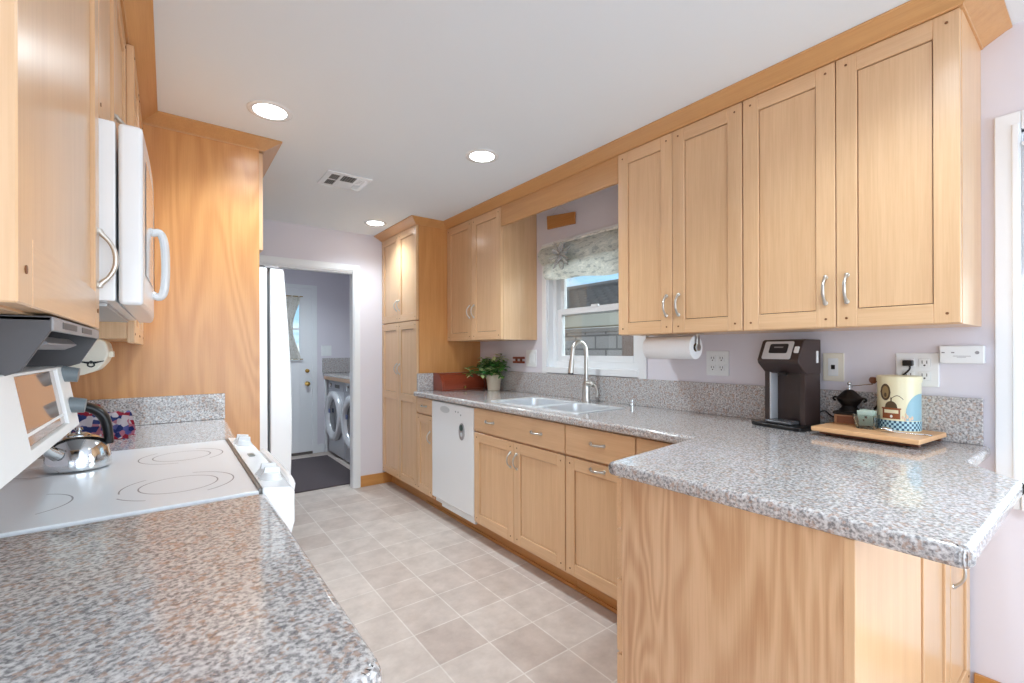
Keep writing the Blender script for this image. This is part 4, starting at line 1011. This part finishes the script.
t = thing('scoop', 'silver metal scoop lying on the board in front of the canister', 'scoop', (2.03, .45, .9485))
m = MB(); m.M = Matrix.Translation((2.02, .488, .9582)) @ Matrix.Rotation(.25, 4, 'Z') @ Matrix.Rotation(.2, 4, 'X')
R = []
for k in range(9):
    a = PI/2*k/8; R.append([(.015*math.sin(a)*math.cos(q), .019*math.sin(a)*math.sin(q), .009*math.cos(a)) for q in [2*PI*i/20 for i in range(20)]])
R[0] = [(1e-4*math.cos(2*PI*i/20), 1e-4*math.sin(2*PI*i/20), .009) for i in range(20)]
m.loft(R, True, False); m.build('bowl', chrome, t, angle=80)
m = MB(); m.tube([(2.021, .47, .9525), (2.028, .445, .9515), (2.035, .41, .9505), (2.04, .392, .951)], [.0022, .0018, .0018, .0022], 8, 3); m.tube([(2.04, .392, .951), (2.048, .384, .951), (2.044, .374, .951), (2.034, .376, .951), (2.034, .388, .951), (2.04, .392, .951)], .0018, 8, 3); m.build('handle', chrome, t, angle=60)

# paper towels
t = thing('paper_towel_holder', 'chrome under-cabinet paper towel bracket with round end caps', 'paper towel holder', (1.99, 1.31, 1.3165))
py0, py1, px_, pz_ = 1.194, 1.455, 1.985, 1.2515
m = MB(); m.box((px_-.02, py0-.03, 1.311), (px_+.02, py1+.03, 1.3162), .001, 1); m.build('mounting_strip', nickel, t)
for s_, yy in ((-1, py0-.012), (1, py1+.012)):
    m = MB(); m.box((px_-.012, yy-.002, pz_-.005), (px_+.012, yy+.002, 1.3112), .001, 1); m.cyl((px_, yy-.004, pz_), (px_, yy+.004, pz_), .017, seg=20); m.build('end_arm', nickel, t, angle=40)
m = MB(); m.cyl((px_, py0-.012, pz_), (px_, py1+.012, pz_), .007, seg=12); m.build('rod', nickel, t)
t = thing('paper_towel_roll', 'white paper towel roll hanging under the cabinet right of the sink window', 'paper towels', (px_, 1.31, pz_))
m = MB(); m.lathe([(.02, py0), (.0555, py0), (.056, py0+.002), (.056, py1-.002), (.0555, py1), (.02, py1)], (px_, 0, pz_), 40, 'y', cap=False); m.build('towel_layers', paper, t)
m = MB(); m.lathe([(.0195, py0+.001), (.0198, py0+.001), (.0198, py1-.001), (.0195, py1-.001), (.018, py1-.001), (.018, py0+.001), (.0195, py0+.001)], (px_, 0, pz_), 24, 'y', cap=False); m.build('cardboard_core', mat('cardboard', srgb(170, 140, 104), .8), t)

# ================================================================== BREAD BOX, PLANT, WALL THINGS
t = thing('bread_box', 'red-brown wooden roll-top bread box at the pantry end of the counter', 'bread box', (1.9, 3.29, .914))
m = MB(); pf = [(3.372, .9145), (3.372, 1.058), (3.30, 1.058), (3.262, 1.04), (3.222, .99), (3.218, .9145)]
m.prism(pf, 'x', 1.735, 1.755, .002, 1); m.prism(pf, 'x', 2.14, 2.16, .002, 1); m.box((1.7555, 3.225, .9145), (2.1395, 3.37, .925)); m.box((1.7555, 3.355, .925), (2.1395, 3.372, 1.054)); m.box((1.7555, 3.30, 1.043), (2.1395, 3.355, 1.054))
m.build('box_frame', redwood, t)
m = MB(); R = []
for k in range(13):
    a = k/12; y = 3.224+.078*a**1.35; z = .927+.118*math.sin(a*PI/2)**.9
    R.append([(1.7556, y, z), (2.1394, y, z), (2.1394, y+.012, z-.004), (1.7556, y+.012, z-.004)])
m.loft(R); rd = m.build('roll_door', redwood, t, angle=60)
m = MB(); m.cyl((1.94, 3.222, .94), (1.94, 3.205, .94), .008, .01, 16); m.build('knob', brass, rd)

px0, py0_ = 2.118, 3.055
t = thing('potted_plant', 'bushy green plant with white flowers in a beige pot beside the bread box', 'plant', (px0, py0_, .914))
m = MB(); m.lathe([(.046, 0), (.049, .003), (.064, .118), (.067, .12), (.067, .128), (.062, .128), (.060, .112), (.0, .11)], (px0, py0_, .9145), 36); pot = m.build('pot', mat('beige woven pot', srgb(222, 206, 184), .7, bump=.6, bscale=220, vary=.12), t)
m = MB(); m.lathe([(.059, .1122), (.03, .117), (0, .118)], (px0, py0_, .9145), 20); m.build('soil', mat('soil', srgb(60, 46, 36), .95, bump=.8, bscale=300), t)
random.seed(3)
st, lf, fl = MB(), MB(), MB()
def leaf(m, p, d, L, W):
    d = Vector(d).normalized(); side = d.cross(zup)
    if side.length < .1: side = Vector((1, 0, 0))
    side.normalize(); n = side.cross(d).normalized(); p = Vector(p)
    V = [p]; 
    for f, w in ((.2, .55), (.45, 1), (.7, .75), (.9, .3)):
        c = p+d*L*f+n*(-.18*L*f*f)
        V += [c-side*W*w+n*W*.25, c, c+side*W*w+n*W*.25]
    V.append(p+d*L-n*.2*L)
    F = [(0, 2, 1), (0, 3, 2)]
    for k in range(3):
        b = 1+3*k; F += [(b, b+1, b+4, b+3), (b+1, b+2, b+5, b+4)]
    F += [(10, 11, 13), (11, 12, 13)]
    m._new([tuple(v) for v in V], F)
for k in range(58):
    a = random.uniform(0, 2*PI); out = random.uniform(.04, .175); up_ = random.uniform(.07, .20)-out*.5
    b0 = Vector((px0+random.uniform(-.03, .03), py0_+random.uniform(-.03, .03), 1.03))
    tip = Vector((min(px0+out*math.cos(a), 2.165), min(py0_+out*1.15*math.sin(a), 3.13), 1.035+up_))
    if k < 9: tip = Vector((px0-.08-.020*k, min(py0_+.03*((k % 3)-1)+.012*k, 3.13), 1.10-.022*(k % 4)))
    mid = (b0+tip)/2+Vector((0, 0, .03))
    st.tube([b0, mid, tip], [.0022, .0018, .0012], 5, 4)
    for q in range(6):
        f = .35+.65*q/5; c = b0.lerp(mid, f*2) if f < .5 else mid.lerp(tip, f*2-1)
        aa = a+random.uniform(-1.6, 1.6); dv = Vector((math.cos(aa), math.sin(aa), random.uniform(-.35, .6)))
        if c.x+dv.x*.05 > 2.18: dv.x = -abs(dv.x)
        if c.y+dv.y*.08 > 3.2: dv.y = -abs(dv.y)
        lf.mi = 1 if random.random() < .28 else (2 if random.random() < .3 else 0)
        leaf(lf, c, dv, random.uniform(.045, .078), random.uniform(.012, .020))
    if k in (3, 9, 14, 20, 27, 33, 39, 44):
        for q in range(5):
            aa = 2*PI*q/5; leaf(fl, tip+Vector((0, 0, .006)), (math.cos(aa), math.sin(aa), .5), .016, .006)
        fl.ball(tip+Vector((0, 0, .008)), .003, 8, 6)
st.build('stems', mat('plant stem', srgb(84, 116, 52), .6), t)
lf.build('foliage', [mat('leaf green', srgb(92, 146, 70), .45), mat('leaf pale variegated', srgb(200, 212, 150), .5), mat('leaf dark green', srgb(58, 110, 58), .45)], t, angle=60)
fl.build('flowers', mat('white petal', srgb(238, 232, 226), .6), t, angle=60)

t = thing('wooden_rack', 'small dark red wooden bar rack on the wall between plant and switch', 'rack', (XW, 2.82, 1.12))
m = MB(); m.box((XW-.02, 2.765, 1.172), (XW-.0005, 2.90, 1.188), .003, 1); m.box((XW-.02, 2.765, 1.138), (XW-.0005, 2.90, 1.154), .003, 1); m.build('bar', redwood, t)
m = MB(); m.box((XW-.012, 2.80, 1.154), (XW-.0005, 2.815, 1.172)); m.box((XW-.012, 2.86, 1.154), (XW-.0005, 2.875, 1.172)); m.build('spacer', walnut, t)

t = thing('wooden_plaque', 'small tilted honey-brown wooden plaque on the wall above the kitchen window', 'plaque', (XW, 2.35, 2.1))
m = MB(); m.prism([(2.489, 2.210), (2.204, 2.176), (2.204, 2.095), (2.484, 2.114)], 'x', XW-.019, XW-.004, .003, 1); m.build('plaque_board', wood('plaque wood', srgb(160, 98, 48), srgb(206, 146, 86), 'y', rough=.25), t)
m = MB(); m.tube([(XW-.006, 2.455, 2.20), (XW-.004, 2.37, 2.262), (XW-.006, 2.25, 2.178)], .0012, 6, 1); m.cyl((XW-.012, 2.37, 2.262), (XW, 2.37, 2.262), .003, seg=8); m.build('hanging_wire', nickel, t)

# roman shade
shade_m = fabric('grey floral linen', [srgb(196, 199, 196), srgb(238, 238, 230), srgb(220, 222, 218), srgb(246, 245, 238)], 34, (1, .55, 1.6))
t = thing('roman_shade', 'loosely gathered grey patterned fabric shade across the top of the kitchen window', 'shade', (XW-.03, 2.1, 2.0))
m = MB(); m.grid(lambda u, v: (XW-.022-.030*math.sin(PI*min(1, v*1.0))*.9-.006*math.sin(u*21+v*4), 2.545-u*.905, 1.985-v*(.125+.020*math.sin(u*PI)+.006*math.sin(u*14))), 48, 16, .003); m.build('upper_fold', shade_m, t, angle=70)
m = MB(); m.grid(lambda u, v: (XW-.020-.024*math.sin(PI*v)-.005*math.sin(u*17-v*6), 2.50-u*.86, 1.868+.012*math.sin(u*PI)-v*(.115+.050*math.sin(u*PI*.72)+.006*math.sin(u*11))), 48, 16, .003); m.build('lower_fold', shade_m, t, angle=70)
m = MB(); m.box((XW-.030, 1.645, 1.98), (XW-.0145, 2.54, 1.995), .002, 1); m.build('head_rail', shade_m, t)

# glass suncatcher
random.seed(11)
ox, oy, oz = 2.116, 2.266, 1.882
t = thing('glass_ornament', 'clear glass petal ornament hanging on a thread before the kitchen window shade', 'ornament', (ox, oy, oz))
m = MB(); m.cyl((ox, oy, oz+.02), (ox, oy, 1.9885), .0005, seg=6); m.cyl((ox-.002, oy, 1.9885), (XW-.0305, oy, 1.9885), .0012, seg=8); m.build('thread', white_pl, t)
clear = mat('clear ornament glass', (1, 1, 1, 1), .2, trans=.75, ior=1.3)
for k in range(15):
    a = 2.4*k; e = -1.0+2.0*k/14; d = Vector((math.cos(a)*math.cos(e), math.sin(a)*math.cos(e), math.sin(e)*1.1))
    m = MB(); q = d.to_track_quat('Z', 'Y').to_matrix().to_4x4()
    m.M = Matrix.Translation((ox, oy, oz)) @ Matrix.Diagonal((.38, 1, 1, 1)) @ Matrix.Translation(d*.058) @ q
    m.ball((0, 0, 0), (.026, .010, .050), 12, 8); m.build('petal', clear, t, angle=80)

# ================================================================== LAUNDRY ROOM
d1 = thing('door_1', '', '', (1.02, 5.87, 0))
for k in ('label', 'category'): del d1[k]
struct(d1)
m = MB()
lx0, lx1 = .66, 1.395
wx0, wx1, wz0, wz1 = .80, 1.255, 1.13, 1.87
m.box((lx0, 5.86, .03), (wx0, 5.90, 1.985), .002, 1); m.box((wx1, 5.86, .03), (lx1, 5.90, 1.985), .002, 1); m.box((wx0, 5.86, .03), (wx1, 5.90, wz0)); m.box((wx0, 5.86, wz1), (wx1, 5.90, 1.985))
m.box((wx0, 5.855, wz0-.02), (wx1, 5.862, wz0)); m.box((wx1-.002, 5.852, wz0-.02), (wx1+.02, 5.862, wz1+.02)); m.box((wx0, 5.852, wz1), (wx1, 5.862, wz1+.02))
m.box((wx0, 5.87, 1.49), (wx1, 5.89, 1.515)); m.box((1.02, 5.87, wz0), (1.04, 5.89, wz1))
m.build('door_slab', trim_m, d1)
m = MB(); m.box((wx0, 5.882, wz0), (wx1, 5.886, wz1)); m.build('window_pane', gl, d1)
for z, r in ((1.0, .024), (.845, .029)):
    m = MB(); m.lathe([(r, 0), (r, -.006), (.011, -.01), (.011, -.024), (r*.9, -.034), (r*.85, -.048), (0, -.054)] if z < .9 else [(r, 0), (r, -.01), (.016, -.014), (0, -.016)], (1.337, 5.86, z), 24, 'y'); m.build('door_knob' if z < .9 else 'deadbolt', brass, d1, angle=50)
m = MB(); m.box((lx0, 5.85, 0), (lx1, 5.99, .028), .003); struct(m.build('trim_6', mat('bronze threshold', srgb(96, 88, 84), .4)))
m = MB(); m.box((lx1, 5.852, 0), (1.45, 5.87, 2.03), .003); m.box((lx0-.05, 5.852, 0), (lx0, 5.87, 2.03), .003); m.box((lx0, 5.852, 1.988), (lx1, 5.87, 2.03), .003); struct(m.build('trim_7', trim_m))
m = MB(); m.box((1.45, 5.856, 0), (1.53, 5.87, .1), .003); struct(m.build('baseboard_laundry', trim_m))
sheer = fabric('sheer beige curtain', [srgb(214, 208, 200), srgb(236, 233, 228), srgb(224, 218, 210)], 50)
def cw_(u, v):
    half = .23*(1-.22*math.sin(PI*v)**2) ; xc = 1.035-.04*math.sin(PI*v)
    return (xc+(u-.5)*2*half, 5.838+.008*math.sin(u*38), 1.89-.755*v)
m = MB(); m.grid(cw_, 60, 20, .002); tag(m.build('door_curtain', sheer, loc=(1.03, 5.84, 1.5)), 'beige hourglass curtain on the laundry door window', 'curtain')
for z in (1.885, 1.14):
    m = MB(); m.cyl((.78, 5.836, z), (1.285, 5.836, z), .005, seg=10); m.cyl((1.28, 5.836, z), (1.28, 5.8605, z), .004, seg=8); m.cyl((.785, 5.836, z), (.785, 5.8605, z), .004, seg=8)
    m.build('curtain_rod', brass, d1)
t = thing('light_switch', 'white switch plate on the laundry wall beside the door', 'switch', (1.56, 5.87, 1.175))
m = MB(); m.box((1.50, 5.863, 1.178), (1.62, 5.8697, 1.305), .003, 2); m.build('cover_plate', white_pl, t)
for xc in (1.535, 1.585):
    m = MB(); m.box((xc-.016, 5.859, 1.208), (xc+.016, 5.864, 1.275), .002); m.build('rocker', white_pl, t)
t = thing('laundry_worktop', 'granite laundry counter with backsplash above the washer and dryer', 'countertop', (1.95, 5.2, .95))
gr2 = gran
m = MB(); m.box((1.515, 4.30, .935), (2.342, 5.869, .968), .008, 2); m.build('worktop_slab', gr2, t)
m = MB(); m.box((1.51, 5.849, .9685), (2.342, 5.869, 1.15), .003, 1); m.build('backsplash', gr2, t)
m = MB(); m.box((1.53, 4.30, .892), (1.55, 5.868, .9345), .002); m.build('wood_apron', w_y, t)
m = MB(); m.box((1.535, 5.845, 0), (1.562, 5.868, .892), .002); m.build('end_post', trim_m, t)
def washer(y0, y1, label, name):
    t = thing(name, label, 'washing machine' if name == 'washing_machine' else 'dryer', (1.95, (y0+y1)/2, 0))
    m = MB(); m.box((1.575, y0, .015), (2.30, y1, .885), .012, 3); m.build('machine_body', wgrey, t)
    yc = (y0+y1)/2; zc = .48
    m = MB(); m.lathe([(.285, 1.5755), (.29, 1.555), (.285, 1.53), (.262, 1.515), (.215, 1.522), (.195, 1.545), (.195, 1.5755)], (0, yc, zc), 44, 'x', cap=False); dr = m.build('porthole_ring', mat('pale washer ring', srgb(222, 224, 228), .25, metal=.3), t, angle=50)
    m = MB(); R = []
    m.lathe([(.197, 1.556), (.17, 1.562), (.08, 1.572), (0, 1.5745)], (0, yc, zc), 40, 'x'); m.build('porthole_glass', dglass, dr, angle=60)
    m = MB(); m.box((1.569, y0+.02, .775), (1.5755, y1-.02, .872), .003); pn = m.build('control_panel', mat('washer panel silver', srgb(166, 168, 176), .3, metal=.4), t)
    m = MB(); m.lathe([(.028, 1.5695), (.028, 1.556), (.024, 1.55), (0, 1.5495)], (0, y1-.15, .825), 24, 'x'); m.build('dial', chrome, pn, angle=50)
    m = MB(); m.box((1.567, yc-.16, .805), (1.5695, yc+.02, .845), .001); m.build('display', dark_pl, pn)
    m = MB(); m.box((1.542, yc+.07, zc+.03), (1.5435, yc+.15, zc+.09)) if False else m.prism([(yc+.16, zc+.07), (yc+.10, zc+.07), (yc+.10, zc+.02), (yc+.16, zc+.02)], 'x', 1.533, 1.5365); m.build('sticker', mat('blue sticker', srgb(70, 90, 150), .4), dr)
washer(5.205, 5.84, 'grey front-loading washing machine in the far corner of the laundry', 'washing_machine')
washer(4.545, 5.19, 'grey front-loading dryer next to the laundry doorway jamb', 'dryer')
m = MB(); m.box((.75, 4.30, .0004), (1.50, 5.62, .011), .004, 2)
tag(m.build('laundry_mat', rug_m, loc=(1.1, 4.9, 0)), 'large charcoal mat on the laundry room floor', 'mat')

# ================================================================== OUTSIDE
m = MB(); m.box((2.36, -12, -.25), (30, 30, -.15)); m.box((-12, 6.1, -.25), (2.36, 30, -.15)); m.box((-12, -12, -.25), (2.36, -3.25, -.15)); struct(m.build('ground_outside', mat('pale concrete ground', srgb(176, 168, 158), .9, bump=.3, bscale=30, vary=.15)))
blk = bpy.data.materials.new('grey block masonry'); blk.use_nodes = True; _n = blk.node_tree; _b = _n.nodes['Principled BSDF']; _b.inputs['Roughness'].default_value = .9
_t = N(_n, 'ShaderNodeTexCoord'); _mp = N(_n, 'ShaderNodeMapping'); _mp.inputs['Rotation'].default_value = (math.radians(90), 0, math.radians(90)); _n.links.new(_t.outputs['Object'], _mp.inputs[0])
_cx = N(_n, 'ShaderNodeSeparateXYZ'); _n.links.new(_t.outputs['Object'], _cx.inputs[0]); _cc = N(_n, 'ShaderNodeCombineXYZ'); _n.links.new(_cx.outputs['Y'], _cc.inputs['X']); _n.links.new(_cx.outputs['Z'], _cc.inputs['Y'])
_k = N(_n, 'ShaderNodeTexBrick'); _k.inputs['Scale'].default_value = 1; _k.inputs['Brick Width'].default_value = .40; _k.inputs['Row Height'].default_value = .2; _k.inputs['Mortar Size'].default_value = .014
_k.inputs['Color1'].default_value = srgb(166, 158, 152); _k.inputs['Color2'].default_value = srgb(154, 147, 141); _k.inputs['Mortar'].default_value = srgb(112, 106, 101)
_n.links.new(_cc.outputs[0], _k.inputs['Vector']); _n.links.new(_k.outputs['Color'], _b.inputs['Base Color'])
t = thing('block_fence', 'grey concrete block fence outside the kitchen window', 'fence', (5.0, 5, -.15))
m = MB(); m.box((5.0, 4.11, -.15), (5.2, 14, 1.50)); m.build('fence_masonry', blk, t)
m = MB(); m.box((4.97, 4.11, 1.5005), (5.23, 14, 1.555), .006); m.build('cap_course', mat('fence cap', srgb(140, 132, 125), .9), t)
m = MB(); m.box((4.98, 2.5, -.15), (5.04, 4.10, 1.6), .01); 
tag(m.build('wooden_gate', wood('weathered gate', srgb(112, 92, 84), srgb(142, 120, 108), 'z', rough=.8, coat=0), loc=(5, 3.7, 0)), 'dark brown wooden gate panel beside the block fence outside', 'gate')
t = thing('neighbor_house', 'neighboring house with dark tiled roof and beige eave beyond the fence', 'house', (9, 8, -.15))
beige = mat('beige stucco', srgb(206, 194, 176), .9)
m = MB(); m.box((7.9, 3, -.15), (14, 20, 1.75)); m.build('house_body', beige, t)
m = MB(); m.box((7.46, 2.6, 1.76), (7.5, 20.4, 2.03), .01); m.box((7.5, 2.6, 1.76), (7.95, 20.4, 1.80)); m.build('fascia', mat('beige fascia', srgb(214, 204, 186), .8), t)
tile = mat('dark roof tile', srgb(138, 130, 127), .85, vary=.35, bscale=9)
m = MB()
rx0, rz0, rx1, rz1 = 7.40, 2.05, 9.9, 3.02
nrow, npan = 9, 60
def roof(u, v):
    y = 2.5+18*u; hip = 0
    x = rx0+(rx1-rx0)*v; z = rz0+(rz1-rz0)*v
    zz_ = z+.045*abs(math.sin(u*npan*PI))+.05*(1-(v*nrow) % 1)
    lim = 7.9+ (x-rx0)*1.0
    return (x, max(y, 4.4+(x-rx0)*1.15), zz_)
m.grid(roof, 360, 54, .04); m.build('tiled_roof', tile, t, angle=40)
m = MB(); m.prism([(rx0, rz0), (rx1, rz1), (12.4, rz0)], 'y', 7.6, 20.5); m.build('roof_core', tile, t)
m = MB(); m.tube([(rx0, 4.4, rz0+.06), (rx1, 7.3, rz1+.08)], .09, 8, 1); m.tube([(rx1, 7.3, rz1+.08), (rx1, 20.5, rz1+.08)], .09, 8, 1); m.build('ridge_tiles', tile, t)
m = MB(); m.tube([(8, 2, 3.1), (8.4, 6.5, 3.55), (8.8, 11, 3.95)], .008, 6, 6)
tag(m.build('outside_wire', black_pl, loc=(8.4, 6, 3.4)), 'thin dark overhead wire crossing the sky outside', 'wire')
